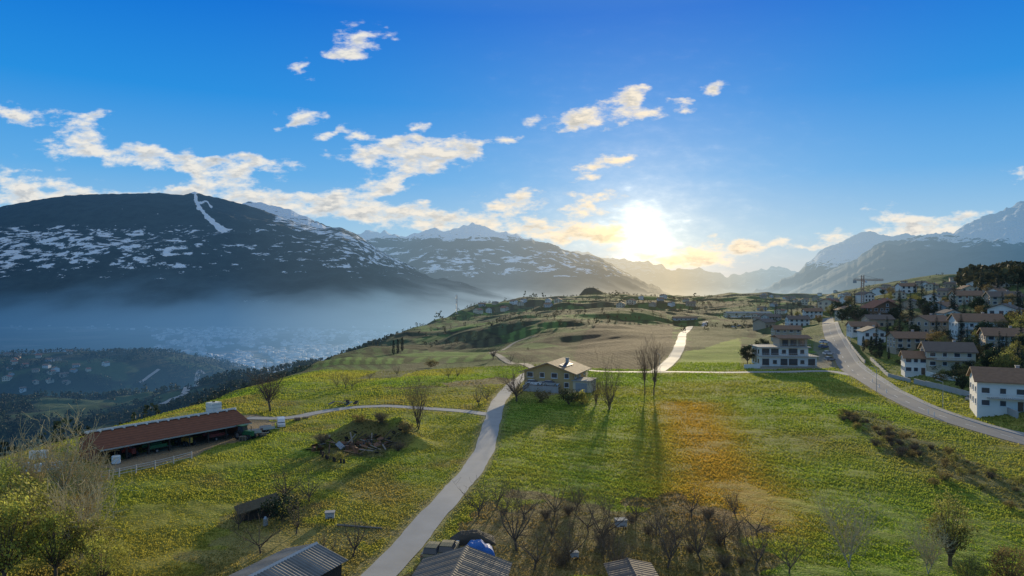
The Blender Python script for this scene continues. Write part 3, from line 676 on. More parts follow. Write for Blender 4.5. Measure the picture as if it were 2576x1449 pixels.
def house(loc,rz,w,d,eh,rise,wall,roof,label,gf=False,fl=2,nf=4,ns=3,chim=True,balc=False,door=True,group=None,name='house',cat='house',o=.8,wm=wframe,scale=1.,foot=4.):
    t=thing(name,label,cat,loc,rz,group,scale); hw,hd=w/2,d/2
    a=hw if gf else hd
    mb=MB(); mb.prism([(-a,-foot),(a,-foot),(a,eh),(0,eh+rise),(-a,eh)],'y' if gf else 'x',-(hd if gf else hw),(hd if gf else hw)); mb.build('wall',WALLS[wall],t)
    zb=eh-o*rise/a+.03; za=eh+rise+.03; th=.24; e=(hd if gf else hw)+o*.8
    rb=MB(); rb.prism([(-a-o,zb),(0,za),(a+o,zb),(a+o,zb+th),(0,za+th),(-a-o,zb+th)],'y' if gf else 'x',-e,e); rf=rb.build('roof',ROOFS[roof],t)
    if chim:
        c=MB(); cx,cy=(a*.4,hd*.3) if gf else (hw*.35,hd*.35); c.box(cx,cy,eh+rise*.62+.55,.75,.75,1.9); c.box(cx,cy,eh+rise*.62+1.56,.95,.95,.12); c.build('chimney',stone,rf)
    for f in range(fl):
        zz=1.55+2.75*f
        if zz+.7>eh-.05: zz=eh-.85
        for i in range(nf):
            x=-hw+w*(i+.5)/nf
            if door and f==0 and i==nf//2: continue
            window(t,x,-hd-.05,zz,0,m=wm,w=1.3 if i%2 else 1.7)
        for s in(-1,1):
            for i in range(ns):
                window(t,s*(hw+.05),-hd+d*(i+.5)/ns,zz,s*math.pi/2,m=wm)
    if gf and rise>3: window(t,0,-hd-.05,eh+rise*.38,0,m=wm)
    if door:
        x=-hw+w*(nf//2+.5)/nf; b=MB(); b.box(x,-hd-.04,1.05,1.05,.1,2.1); dd=b.build('door',dframe,t); h=MB(); h.box(x+.38,-hd-.12,1.05,.05,.06,.16); h.build('handle',metal,dd)
    if balc:
        b=MB(); b.box(0,-hd-.75,2.75,w*.7,1.5,.18); bl=b.build('balcony',stone,t); r_=MB()
        r_.box(0,-hd-1.46,3.75,w*.7,.06,.08)
        for i in range(int(w*.7/.35)+1): r_.box(-w*.35+.03+i*(w*.7-.06)/int(w*.7/.35),-hd-1.46,3.27,.05,.04,.88)
        r_.build('railing',wframe,bl)
    return t
HP=[]
def H(px,py,w,d,eh,rise,wall,roof,rz,label,**k):
    p=hit(px,py); HP.append((p[0],p[1])); return house((p[0],p[1]+d*.4,p[2]),rz,w,d,eh,rise,wall,roof,label,scale=.9,**k)
p=hit(1402,985); yx,yy_=p[0],p[1]+5
yh=house((yx,yy_+2,0.1),-.36,13.2,13,4.7,2.25,'ochre','tan','ochre yellow house with brown gable roof by the lane junction',gf=True,fl=2,nf=4,ns=3,o=1.3)
b=MB(); b.box(8.8,-3.2,1.1,4.4,6.5,3.2); gz=b.build('garage',WALLS['cream'],yh); b=MB(); b.box(8.8,-6.5,1.1,3,.08,2.2); b.build('garage_door',mat('grey_door',(.3,.31,.32),.6,.1,1.,stripe=(2,3.,.15)),gz)
b=MB(); b.box(8.8,-3.2,2.8,5,7.2,.2); b.build('garage_roof',ROOFS['flat'],gz)
b=MB(); b.box(-1.2,-9.3,-.2,9.5,.35,3.2); b.box(-5.75,-7.9,-.2,.35,2.5,3.19); b.build('retaining_wall',stone,yh)
b=MB(); b.box(-1.2,-7.8,1.25,9.1,2.6,.16); b.build('terrace',stone,yh)
pan=mat('solar_panel',(.02,.025,.05),.2,.1,1.,spec=.7)
sl=math.atan2(2.25,6.6)
for i in range(4):
    me=MB(); me.box(0,0,0,1.7,1.5,.06); o=put('skylight',me.mesh('skylight',pan),yh,(3.2,-4.+2.1*i,4.7+2.25-3.2*math.tan(sl)+.36)); o.rotation_euler=(0,sl,0)
H(2405,928,13,10,5.4,2.3,'cream','dark',-.35,'cream house with dark grey brown roof and balcony above the village road',balc=True)
H(2322,942,8,7,5.2,1.6,'white','brown',-.35,'small white house with brown roof below the cream house')
H(2300,880,12,9,4.4,1.9,'beige','brown',-.15,'low beige house with wide brown roof above the cypresses')
H(2478,848,15,11,5.8,2.4,'white','brown',-.3,'large white house with long brown roof high on the right slope',balc=True,nf=5)
H(2358,842,12,10,5.4,2.,'beige','brown',.3,'beige two storey house left of the large white house')
H(2572,1034,13,11,6.4,2.4,'white','brown',-.45,'white house with brown roof at the right edge above the road',nf=4,balc=True)
H(2228,800,15,11,5.2,3.6,'wood','red',.1,'big dark timber chalet with red brown roof',gf=True,balc=True,nf=5)
H(2180,842,11,9,3.8,1.7,'white','brown',-.2,'low white house with brown roof just right of the village road')
H(2550,880,12,10,4.5,2.,'beige','brown',-.4,'beige house with brown roof at the right edge below the big white house')
H(2445,765,13,10,4.5,2.2,'cream','brown',-.2,'cream house with brown roof among trees near the hilltop')
H(2540,770,13,10,4.5,2.2,'beige','dark',-.3,'beige house with dark roof near the hilltop wood')
H(1985,852,13,9,4.8,1.6,'beige','brown',-.15,'beige house with shallow brown roof behind the white apartment block')
H(2012,822,12,9,4.6,1.8,'white','dark',-.1,'white house with dark roof two rows behind the apartment block')
H(1945,812,11,9,4.4,1.7,'grey','dark',.3,'grey house with dark roof beside the field corner')
H(2050,800,11,9,4.6,1.8,'white','brown',-.2,'white house with brown roof at the head of the village road')
H(2140,800,11,9,4.6,2,'cream','brown',-.1,'cream house with brown roof behind the low white house',gf=True)
p=hit(1988,922); HP+=[(p[0],p[1]),(p[0]-7,p[1]),(p[0]+7,p[1])]
ap=thing('apartment_building','white modern flat roofed apartment block with stepped terraces','building',(p[0],p[1]+6,p[2]),-.06)
b=MB(); b.box(0,0,.2,19,11,6.2); b.box(-1.2,.6,4.85,16.5,9.5,3.0); b.build('wall',WALLS['white'],ap)
b=MB(); b.box(2.6,1.2,7.95,9.5,7.,2.9); b.build('penthouse',WALLS['beige'],ap)
b=MB(); b.box(0,-.3,3.42,20.2,12.4,.24); b.build('floor_slab',stone,ap)
b=MB(); b.box(-1.2,.4,6.48,18.,11.2,.26); b.build('terrace_slab',stone,ap)
b=MB(); b.prism([(-4.8,9.42),(0,10.3),(4.8,9.42),(4.8,9.66),(0,10.54),(-4.8,9.66)],'x',-3.3,8.3); b.build('roof',ROOFS['brown'],ap)
for i in range(6): window(ap,-7.8+3.1*i,-5.55,1.55,0,(2.3,1.3,2.3,2.9,1.3,2.3)[i],(2.1,1.2,2.1,2.1,1.2,2.1)[i],dframe)
for i in range(5): window(ap,-7.4+3.1*i,-4.2,4.95,0,(2.5,2.5,1.3,2.9,1.3)[i],(2.1,2.1,1.3,2.1,1.3)[i],dframe)
for i in range(3): window(ap,-.2+2.8*i,-2.35,7.95,0,2.,2.,dframe)
for zz in(1.6,4.9):
    for i in range(3): window(ap,-9.55 if zz<3 else -9.5,-3+3*i,zz,-math.pi/2,1.3,1.35,dframe)
for zz,x0,x1,yy0 in((3.54,-9.9,9.9,-6.35),(6.61,-9.9,7.5,-5.05)):
    b=MB(); n_=28; b.box((x0+x1)/2,yy0,zz+1.,x1-x0,.06,.07)
    for i in range(n_+1): b.box(x0+(x1-x0)*i/n_,yy0,zz+.48,.05,.05,.94)
    b.build('railing',metal,ap)
def mini(wall,roof,w,d,eh,rise,gf):
    t=thing('house','x','house',(0,0,-5000),0); hw,hd=w/2,d/2; a=hw if gf else hd; o=.7
    mb=MB(); mb.prism([(-a,-4),(a,-4),(a,eh),(0,eh+rise),(-a,eh)],'y' if gf else 'x',-(hd if gf else hw),(hd if gf else hw)); mb.build('wall',WALLS[wall],t)
    zb=eh-o*rise/a+.03; za=eh+rise+.03; e=(hd if gf else hw)+o
    rb=MB(); rb.prism([(-a-o,zb),(0,za),(a+o,zb),(a+o,zb+.25),(0,za+.25),(-a-o,zb+.25)],'y' if gf else 'x',-e,e); rf=rb.build('roof',ROOFS[roof],t)
    c=MB(); c.box(hw*.3,hd*.3,eh+rise*.6+.6,.8,.8,1.8); c.build('chimney',stone,rf)
    b=MB(); b.box(0,-hd-.03,1.3,1.4,.08,1.5); me=b.mesh('window',glass)
    for f in range(2 if eh>4.2 else 1):
        for i in range(3): put('window',me,t,(-w/3+w/3*i,0,2.7*f))
    return t
kinds=[('white','brown',11,9,5,2.,False),('cream','brown',10,9,4.6,2.2,True),('beige','dark',12,9,3.9,1.9,False),('white','dark',9,9,5.4,1.8,True),('grey','brown',11,8,3.6,1.9,False),('cream','red',11,9,5,2.2,True)]
MINI=[mini(*k) for k in kinds]; MU=[False]*6
def scatter(poly,n,mind,place,grp,smin=.85,smax=1.2,seed=1,skip=None):
    r=random.Random(seed); got=[]; xs_=[q[0] for q in poly]; ys_=[q[1] for q in poly]; tries=0
    while len(got)<n and tries<n*14:
        tries+=1; px=r.uniform(min(xs_),max(xs_)); py=r.uniform(min(ys_),max(ys_))
        if not inpoly(np.array([px]),np.array([py]),poly)[0]: continue
        if skip and skip[0]<px<skip[1]: continue
        p=hit(px,py)
        if p is None or p[1]>2600 or p[2]<-300: continue
        if any((p[0]-a)**2+(p[1]-b)**2<mind**2 for a,b in HP): continue
        if roaddist(np.array([p[0]]),np.array([p[1]]))[0]<7: continue
        HP.append((p[0],p[1])); got.append((px,p,r.randrange(6),r.uniform(-1.1,1.1),r.uniform(smin,smax)))
    for kd in range(6):
        g_=sorted([q for q in got if q[2]==kd],key=lambda q:q[0])
        for i,(px,p,_,rz,s) in enumerate(g_):
            lab=ordl(i,len(g_),'%s house with %s roof'%(kinds[kd][0],kinds[kd][1]),place)
            if MU[kd]: dup(MINI[kd],p,rz,s,lab,grp)
            else:
                o=MINI[kd]; o.location=p; o.rotation_euler=(0,0,rz); o.scale=(s,)*3; o['label']=lab; o['group']=grp; MU[kd]=True
scatter([(1900,775),(2060,790),(2085,760),(2200,750),(2420,712),(2560,700),(2560,760),(2400,800),(2280,790),(2240,830),(2160,815),(2060,815),(1900,830)],30,22,'in the hillside village','houses of the hillside village',.65,1.0,seed=3)
scatter([(1900,742),(2100,735),(2400,705),(2420,725),(2150,765),(1900,775)],32,24,'in the far village below mountains','houses at the far end of the village',.8,1.1,seed=4)
scatter([(2130,850),(2260,830),(2560,790),(2576,920),(2480,900),(2330,880),(2180,890)],4,20,'right of the village road','houses right of the village road',.7,.95,seed=8)
scatter([(1170,765),(1330,760),(1330,785),(1170,790)],8,16,'on the far spur crest','houses on the far spur',.8,1.1,seed=5)
scatter([(1340,748),(1700,742),(1780,770),(1360,775)],12,22,'in the plateau edge hamlet','houses of the plateau hamlet',.8,1.1,seed=6,skip=(1420,1550))
scatter([(0,885),(200,890),(300,925),(220,985),(0,985)],26,20,'on the low wooded bench','houses on the bench far below',1.1,1.7,seed=7)
# greenhouses, crane, mast
p=hit(1880,797); gh=thing('greenhouse','long pale greenhouse with glowing glass front at the field edge','greenhouse',(p[0],p[1],p[2]),.03)
b=MB(); b.box(0,0,.3,48,12,1.6); b.build('base_wall',WALLS['white'],gh); b=MB(); b.box(0,0,2.6,47.6,11.6,3.); b.build('glass_wall',mat('greenhouse_lit_glass',(.68,.58,.36),.35,.15,.4),gh)  # lit look of the glass front put into its yellow colour
b=MB()
for i in range(25): b.box(-23.9+i*1.99,-5.85,2.6,.16,.12,3.02)
b.build('frame',wframe,gh); b=MB(); b.prism([(-6.3,4.1),(0,5.6),(6.3,4.1),(6.3,4.3),(0,5.8),(-6.3,4.3)],'x',-24.5,24.5); b.build('roof',ROOFS['flat'],gh)
p=hit(1725,806); lg=thing('farm_building','long low grey building beside the upper end of the vineyard road','building',(p[0],p[1]+4,p[2]),.05)
b=MB(); b.box(0,0,.4,22,8,3.6); b.build('wall',WALLS['grey'],lg); b=MB(); b.prism([(-4.6,2.1),(0,3.4),(4.6,2.1),(4.6,2.35),(0,3.65),(-4.6,2.35)],'x',-11.8,11.8); b.build('roof',ROOFS['brown'],lg)
for i in range(5): window(lg,-8.8+4.4*i,-4.05,1.1,0,1.7,1.35)
p=hit(2170,768); cz=p[2]; Yc=p[1]; ks=Yc/480.; h=CAMZ+(CY-704)/F*Yc-cz
cr_=thing('tower_crane','tower crane with horizontal jib above the village','crane',p,.1)
yel=mat('crane_steel',(.38,.27,.2),.6,.2,1.)
def lattice(mb,a,b_,w,n,r1=.1,r2=.06):
    a=Vector(a);b_=Vector(b_); d=(b_-a).normalized(); u=d.orthogonal().normalized(); v=d.cross(u); cs=[(u+v)*w/2,(u-v)*w/2,(-u-v)*w/2,(v-u)*w/2]
    for c_ in cs: mb.tube(a+c_,b_+c_,r1,r1,4)
    for i in range(n):
        for k in range(4): mb.tube(a.lerp(b_,i/n)+cs[k],a.lerp(b_,(i+1)/n)+cs[(k+1)%4],r2,r2,3)
b=MB(); lattice(b,(0,0,-1),(0,0,h+3*ks),1.5*ks,14,.16*ks,.09*ks); b.build('mast',yel,cr_)
b=MB(); lattice(b,(-6.5*ks,0,h),(15*ks,0,h),.9*ks,18,.14*ks,.08*ks); b.tube((0,0,h+3.4*ks),(11*ks,0,h+.6),.08*ks,.08*ks,4); b.tube((0,0,h+3.4*ks),(-6*ks,0,h+.6),.08*ks,.08*ks,4); b.build('jib',yel,cr_)
b=MB(); b.box(-5.6*ks,0,h-1.3*ks,1.8*ks,1.3*ks,1.8*ks); b.build('counterweight',stone,cr_); b=MB(); b.box(1.7*ks,-.9*ks,h-1.2*ks,1.3*ks,1.2*ks,1.6*ks); b.build('cab',wframe,cr_)
b=MB(); b.tube((9*ks,0,h-.6),(9*ks,0,h-6*ks),.06,.06,4); b.box(9*ks,0,h-6.2*ks,.7,.6,.8); b.build('hook',yel,cr_)
p=hit(1149,790); am=thing('antenna_mast','thin lattice antenna mast on the crest of the far spur','mast',p); hh=(790-741)/F*p[1]
b=MB(); lattice(b,(0,0,0),(0,0,hh),1.5,16,.26,.14); b.build('lattice',metal,am); b=MB()
for k in range(3): b.box(.9*math.cos(k*2.1),.9*math.sin(k*2.1),hh-1.5,.5,.5,2.6)
b.build('antenna',wframe,am)
# town in the valley (stuff)
n=4800; px=NR.uniform(380,1000,n); py=NR.uniform(828,960,n); k=(py<960-abs(px-640)*.16)&(fbm(px/45,py/18,3,4)>.40)&(py>828+(np.maximum(0,px-820))*.05); px,py=px[k],py[k]
Yt=(CAMZ+330)*F/(py-CY); Xt=(px-CX)/F*Yt
px2=NR.uniform(0,1050,1500); py2=NR.uniform(742,830,1500); k=fbm(px2/60,py2/14,3,14)>.52; px2,py2=px2[k],py2[k]; Y2=(CAMZ+330)*F/(py2-CY); Y2k=Y2<6600
Xt=np.r_[Xt,((px2-CX)/F*Y2)[Y2k]]; Yt=np.r_[Yt,Y2[Y2k]]
n=len(Xt); wx=NR.uniform(5,16,n); wy=NR.uniform(5,12,n); hh=NR.choice([5,8,10,14,20],n,p=[.35,.3,.2,.1,.05]); th=NR.uniform(0,1.5,n)
cor=np.array([(-1,-1),(1,-1),(1,1),(-1,1)],float)
V=np.empty((n,8,3))
for i in range(4):
    dx=cor[i,0]*wx; dy=cor[i,1]*wy; X_=Xt+dx*np.cos(th)-dy*np.sin(th); Y_=Yt+dx*np.sin(th)+dy*np.cos(th)
    V[:,i]=np.c_[X_,Y_,np.full(n,-331.)]; V[:,i+4]=np.c_[X_,Y_,-330+hh]
fb=np.array([(4,5,6,7),(0,1,5,4),(1,2,6,5),(2,3,7,6),(3,0,4,7)]); Fc=(np.arange(n)[:,None,None]*8+fb[None]).reshape(-1,4)
tag(np_mesh('valley_town',V.reshape(-1,3),Fc,mat('town_blocks',(.75,.74,.72),.9,.1,.01,tint=True),tint=np.repeat(NR.uniform(.35,1.2,n),5)),'dense town of pale blocks on the misty valley floor','town',kind='stuff')
# ------------------------------------------------------------------ village trees
vt=[('con0',2290,822,15),('con1',2400,800,14),('con2',2470,745,14),('con1',2150,775,11),('con2',2350,775,12),('con0',2560,800,13),('con0',2005,800,8),('con2',2265,800,12),('con1',2425,815,10),('con0',2510,750,12),('con2',1992,806,8)]
vt.sort(key=lambda q:q[1])
for i,(k,a,b_,h) in enumerate(vt): T(k,a,b_,h,ordl(i,len(vt),'dark conifer','among the village houses'),'conifers of the village')
vt=[('rnd0',1880,915,6.5),('rnd1',1918,890,6),('rnd0',2108,800,9),('rnd1',2130,795,8),('rnd0',2440,905,6),('rnd1',2500,940,5),('rnd1',2340,800,7),('rnd0',2250,880,4.5),('leaf2',2200,800,7),('rnd0',2380,870,5),('rnd1',2420,985,4),('leaf2',2520,850,6),('rnd0',2570,900,6),('rnd1',2460,790,7),('rnd0',2320,790,7),('leaf2',2060,815,5),('rnd1',1960,790,6)]
vt.sort(key=lambda q:q[1])
for i,(k,a,b_,h) in enumerate(vt): T(k,a,b_,h,ordl(i,len(vt),'rounded garden tree' if k[:3]=='rnd' else 'rounded bronze garden tree','among the village houses'),'garden trees of the village')
vp=[(1900,760),(2100,742),(2420,712),(2576,700),(2576,980),(2400,910),(2300,880),(2160,880),(2120,830),(2060,815),(1890,835)]
nt_=0
while nt_<230:
    a,b_=R.uniform(1890,2576),R.uniform(700,980)
    if not inpoly(np.array([a]),np.array([b_]),vp)[0]: continue
    p=hit(a,b_)
    if p is None or roaddist(np.array([p[0]]),np.array([p[1]]))[0]<2.5: continue
    if min((p[0]-q[0])**2+(p[1]+3-q[1])**2 for q in HP)<56: continue
    k=R.choice(['rnd0','rnd1','orch1','orch3','round','leaf2','con1','leaf1','con0','con2','con1'])
    nm={'rn':'small dark evergreen garden tree','or':'small bare garden tree','ro':'round bare garden tree','le':'leafy garden tree','co':'small pointed conifer'}[k[:2]]
    T(k,a,b_,R.uniform(3.,7.5)*(1.35 if k[:3]=='con' else 1),nm+' filling the gaps between hillside village houses','small '+k[:3]+' trees between village houses'); nt_+=1
cy=[(2172,884,5.5),(2192,893,6.6),(2214,902,7),(2236,905,4)]
for i,(a,b_,h) in enumerate(cy): T('cyp',a,b_,h,ordl(i,4,'dark column cypress','in the row beside the village road'),'cypresses beside the village road')
sh=[(R.uniform(2150,2570),R.uniform(850,1030)) for _ in range(120)]
sh=[q for q in sh if q[1]<880+(q[0]-2130)*.36 and roaddist(np.array([hit(*q)[0]]),np.array([hit(*q)[1]]))[0]>3]
for a,b_ in sh: T(R.choice(['shrub1','shrub1','shrub0','shrub2']),a,b_,R.uniform(1,2.8),'small garden shrub on the slope above the village road','garden shrubs above the village road')
def gwall(pts,h,label,th=.3,m=stone,name='garden_wall',cat='wall'):
    P=[hit(*q) for q in pts]; mb=MB()
    for a,b_ in zip(P[:-1],P[1:]):
        n_=max(1,int(math.hypot(b_[0]-a[0],b_[1]-a[1])/4)); 
        for i in range(n_):
            x0,y0=a[0]+(b_[0]-a[0])*i/n_,a[1]+(b_[1]-a[1])*i/n_; x1,y1=a[0]+(b_[0]-a[0])*(i+1)/n_,a[1]+(b_[1]-a[1])*(i+1)/n_
            L_=math.hypot(x1-x0,y1-y0); mx_,my_=(x0+x1)/2,(y0+y1)/2; mb.box(mx_,my_,hz(mx_,my_)+h/2-.4,L_-.003,th,h+.8,math.atan2(y1-y0,x1-x0))
    return tag(mb.build(name,m),label,cat)
gwall([(1872,927),(1912,926)],1.4,'short white wall left of the apartment block',m=WALLS['white'])
gwall([(2128,852),(2150,885),(2176,915)],1.1,'concrete garden wall along the upper village road')
gwall([(2190,905),(2235,948),(2290,962)],1.0,'concrete garden wall below the cypresses')
gwall([(2300,965),(2360,978),(2440,1000),(2560,1052)],1.3,'long retaining wall below the white edge house')
gwall([(2330,945),(2420,962)],1.2,'pale wall in front of the cream house',m=WALLS['white'])
# ------------------------------------------------------------------ vehicles
tyre=mat('black_rubber',(.02,.02,.02),.9,.2,3.); rim=mat('alloy_rim',(.4,.4,.42),.35,.1,3.,metal=.8)
lampm=mat('lamp_glass',(.7,.7,.68),.2,.05,1.); redl=mat('red_lamp',(.4,.02,.02),.3,.05,1.)
def wheelset(t,xs,yo,r=.32):
    for x in xs:
        for s in(-1,1):
            b=MB(); b.tube((x,s*yo-.1,r),(x,s*yo+.1,r),r,r,14,True); w=b.build('wheel',tyre,t); b=MB(); b.tube((x,s*(yo+.085)-.03,r),(x,s*(yo+.085)+.03,r),r*.6,r*.6,12,True); b.build('rim',rim,w)
def car(loc,rz,m,label,kind='car',group=None,name='parked_car',scale=1.):
    t=thing(name,label,'car' if kind=='car' else kind,loc,rz,group,scale)
    def loft(secs,mm,nm):
        mb=MB()
        for (x,hw0,z0,hw1,z1) in secs: mb.v+=[(x,-hw0,z0),(x,-hw1,z1),(x,hw1,z1),(x,hw0,z0)]
        for i in range(len(secs)-1):
            for j in range(4):
                k=(j+1)%4; mb.f.append((i*4+j,i*4+k,(i+1)*4+k,(i+1)*4+j)); mb.t.append(1)
        n_=len(secs)-1; mb.f+=[(3,2,1,0),(n_*4,n_*4+1,n_*4+2,n_*4+3)]; mb.t+=[1,1]
        return mb.build(nm,mm,t)
    if kind=='car':
        loft([(-2.1,.72,.45,.68,.75),(-1.95,.84,.25,.8,.88),(-.9,.86,.22,.82,.93),(.8,.86,.22,.82,.9),(1.8,.84,.25,.76,.75),(2.1,.7,.4,.62,.62)],m,'body')
        loft([(-1.85,.74,.9,.6,.95),(-1.45,.76,.9,.58,1.38),(.15,.76,.9,.58,1.4),(1.0,.74,.88,.62,.92)],glass,'windscreen')
        loft([(-1.5,.6,1.37,.56,1.42),(-.6,.62,1.40,.56,1.47),(.2,.6,1.385,.56,1.43)],m,'car_roof'); wheelset(t,(-1.3,1.3),.78)
        lx=2.02
    else:
        loft([(-2.4,.92,.4,.86,2.1),(-2.3,.95,.35,.88,2.2),(1.2,.95,.35,.88,2.2),(1.75,.95,.35,.86,1.5)],m,'body')
        loft([(1.22,.8,1.45,.8,2.08),(1.78,.82,1.3,.8,1.42)],glass,'windscreen'); loft([(1.75,.95,.35,.88,1.25),(2.5,.9,.4,.82,1.0)],m,'bonnet'); wheelset(t,(-1.5,1.7),.88,.36); lx=2.44
    for s in(-1,1):
        b=MB(); b.box(lx,s*.55,.66,.12,.28,.14); b.build('headlight',lampm,t); b=MB(); b.box(-lx+.0,s*.62,.72,.14,.2,.16); b.build('tail_light',redl,t)
    return t
cw=mat('white_car_paint',(.68,.69,.7),.25,.04,1.,spec=.6); cs=mat('silver_car_paint',(.36,.39,.43),.25,.04,1.,metal=.5); cd=mat('dark_car_paint',(.035,.04,.05),.2,.1,1.,spec=.6); cb=mat('blue_car_paint',(.05,.1,.2),.25,.05,1.,spec=.6)
def carp(px,py,rz,m,label,kind='car',name='parked_car',dz=.1,scale=1.):
    p=hit(px,py); return car((p[0],p[1],p[2]+dz),rz,m,label,kind,None,name,scale)
carp(2074,864,.3,cw,'white car parked nearest the top of the apartment car park')
carp(2072,876,.2,cb,'dark blue car parked below the top white car')
carp(2084,893,.2,cw,'white car parked beside the right end of the apartment block')
carp(2088,908,.2,cs,'silver car parked lowest in the apartment car park')
carp(2286,944,.9,cd,'dark car parked on the drive below the cream house')
carp(2450,1010,.5,cs,'silver car parked beside the white edge house')
carp(1846,824,.1,cw,'white car parked at the corner of the dark field')
carp(1862,822,.1,cd,'dark car parked at the corner of the dark field')
carp(2170,828,.6,cd,'dark car in front of the low white house')
def yl(x,y,z):
    c_,s_=math.cos(-.36),math.sin(-.36); return (yx+x*c_-y*s_,yy_+2+x*s_+y*c_,z)
car(yl(-3.4,-7.9,1.43),-.26,cw,'white car parked on the terrace of the yellow house')
car(yl(1.2,-7.9,1.43),-.3,cs,'silver car parked on the terrace of the yellow house')
carp(707,1074,-1.2,cw,'small white van parked at the end of the driveway','van','parked_van',.05,.75)
# ------------------------------------------------------------------ long shed
A=Vector((-62.2,106.,0)); Bv=Vector((-48.2,126.8,0)); ax=(Bv-A); Ls=ax.length; ang=math.atan2(ax.y,ax.x)
sh=thing('machinery_shed','long open fronted farm shed with red brown roof slope and white ridge edge','shed',A,ang)
redb=mat('red_brown_tiles',(.20,.075,.04),.85,.35,1.5,.3,stripe=(1,1.6,.15)); darkw=mat('dark_timber',(.055,.04,.03),.9,.3,2.)
redw=mat('red_brown_boards',(.24,.10,.05),.85,.25,1.5,.2,stripe=(1,3.2,.12))
b=MB(); b.box(Ls/2,5.9,1.3,Ls,.15,3.2); b.build('back_wall',darkw,sh)
for x0 in(.1,Ls-.1):
    b=MB(); b.prism([(.3,-.3),(5.8,-.3),(5.8,3.3),(3.0,4.0),(.3,2.95)],'x',x0-.08,x0+.08); b.build('end_wall',redw,sh)
for i in range(8):
    b=MB(); b.box(.5+(Ls-1.)*i/7,-.5,1.25,.24,.24,2.7); b.build('post',darkw,sh)
b=MB(); b.prism([(-1.5,2.2),(3.2,4.1),(3.2,4.3),(-1.5,2.4)],'x',-.5,Ls+.5); rf=b.build('roof',redb,sh)
b=MB(); b.prism([(3.21,4.45),(6.4,3.35),(6.4,3.55),(3.21,4.65)],'x',-.5,Ls+.5); b.build('back_roof',mat('mossy_back_roof',(.17,.13,.06),.95,.35,1.2,.4),rf)
b=MB(); b.box(Ls/2,3.13,4.52,Ls+1.02,.14,.3); b.build('fascia',WALLS['white'],rf)
for i in range(15):
    b=MB(); b.box(-.2+(Ls+.4)*i/14,2.85,4.36,.2,.5,.2); b.build('rafter_end',WALLS['white'],rf)
b=MB(); b.box(Ls/2,-1.53,2.28,Ls+1.02,.06,.2); b.build('gutter',metal,rf)
Rm=Matrix.Translation(A)@Matrix.Rotation(ang,4,'Z')
def sl_(x,y,z): q=Rm@Vector((x,y,z)); return (q.x,q.y,q.z)
t=thing('water_tank','white square tank standing on the far end of the shed roof','tank',sl_(Ls-3.0,4.6,4.05),ang)
b=MB(); b.box(0,0,.95,1.9,1.9,1.9); b.build('tank_body',WALLS['white'],t); b=MB()
for k in(-1,0,1): b.box(0,0,.95+k*.6,1.96,1.96,.06)
b.build('cage',metal,t); b=MB(); b.tube((0,0,1.9),(0,0,2.05),.25,.25,10,True); b.build('lid',tyre,t)
def tractor(loc,rz,m,label):
    t=thing('tractor',label,'tractor',loc,rz); b=MB(); b.box(.8,0,1.15,1.9,.75,.7); b.box(1.7,0,1.05,.2,.7,.85); b.build('bonnet',m,t); b=MB(); b.box(-.5,0,1.0,1.1,1.1,.6); b.build('body',m,t)
    b=MB(); b.box(-.55,0,1.75,1.2,1.25,1.0,0,.88); b.build('cab',glass,t); b=MB(); b.box(-.55,0,2.33,1.35,1.35,.12); b.build('cab_roof',m,t)
    for x,r,yo in((-.75,.75,.85),(1.35,.45,.7)):
        for s in(-1,1):
            b=MB(); b.tube((x,s*yo-.19,r),(x,s*yo+.19,r),r,r,16,True); w=b.build('wheel',tyre,t); b=MB(); b.tube((x,s*(yo+.19)-.02,r),(x,s*(yo+.19)+.02,r),r*.5,r*.5,12,True); b.build('rim',rim,w)
    b=MB(); b.tube((1.2,.25,1.5),(1.2,.25,2.3),.05,.05,6); b.build('exhaust',tyre,t)
gpaint=mat('green_machine_paint',(.03,.13,.05),.5,.2,2.); rpaint=mat('red_machine_paint',(.22,.04,.03),.5,.2,2.); ypaint=mat('yellow_machine_paint',(.45,.28,.05),.5,.2,2.)
tractor(sl_(Ls-1.8,-2.8,.02),ang-1.4,gpaint,'green tractor at the far end of the shed')
tractor(sl_(4.6,1.2,.02),ang-1.3,rpaint,'dark red tractor inside the near end of the shed')
tractor(sl_(14.5,1.2,.02),ang-1.6,ypaint,'yellow tractor in the middle bay of the shed')
def trailer(loc,rz,m,label,Lg=3.2):
    t=thing('trailer',label,'trailer',loc,rz); b=MB(); b.box(0,0,.75,Lg,1.7,.12); b.build('bed',darkw,t)
    for s in(-1,1):
        b=MB(); b.box(0,s*.86,1.05,Lg,.05,.5); b.build('side_board',m,t); b=MB(); b.tube((-.2,s*.95-.1,.36),(-.2,s*.95+.1,.36),.36,.36,12,True); w=b.build('wheel',tyre,t); b=MB(); b.tube((-.2,s*1.05-.02,.36),(-.2,s*1.05+.02,.36),.18,.18,10,True); b.build('rim',rim,w)
    b=MB(); b.tube((Lg/2,0,.7),(Lg/2+1.2,0,.5),.05,.05,6); b.build('drawbar',metal,t)
trailer(sl_(9.,.6,.02),ang,gpaint,'green sided trailer under the shed roof'); trailer(sl_(19.5,.6,.02),ang,rpaint,'red sided trailer under the shed roof')
p=hit(672,1090); trailer((p[0],p[1],p[2]+.05),.7,WALLS['grey'],'grey sided trailer parked before the white van',2.2)
p=hit(640,1100); trailer((p[0],p[1],p[2]+.05),.5,metal,'low metal trailer nearest the shed corner',2.2)
def pallets(px,py,n,label,rz=0):
    p=hit(px,py); t=thing('pallet_stack',label,'pallets',p,rz)
    for k in range(n):
        b=MB()
        for i in range(5): b.box(0,-.4+.2*i,.13+.15*k,1.2,.13,.025)
        for i in(-1,0,1): b.box(i*.52,0,.065+.15*k,.1,.95,.1)
        b.build('pallet',mat('weathered_pallet',(.24,.19,.14),.9,.3,2.),t)
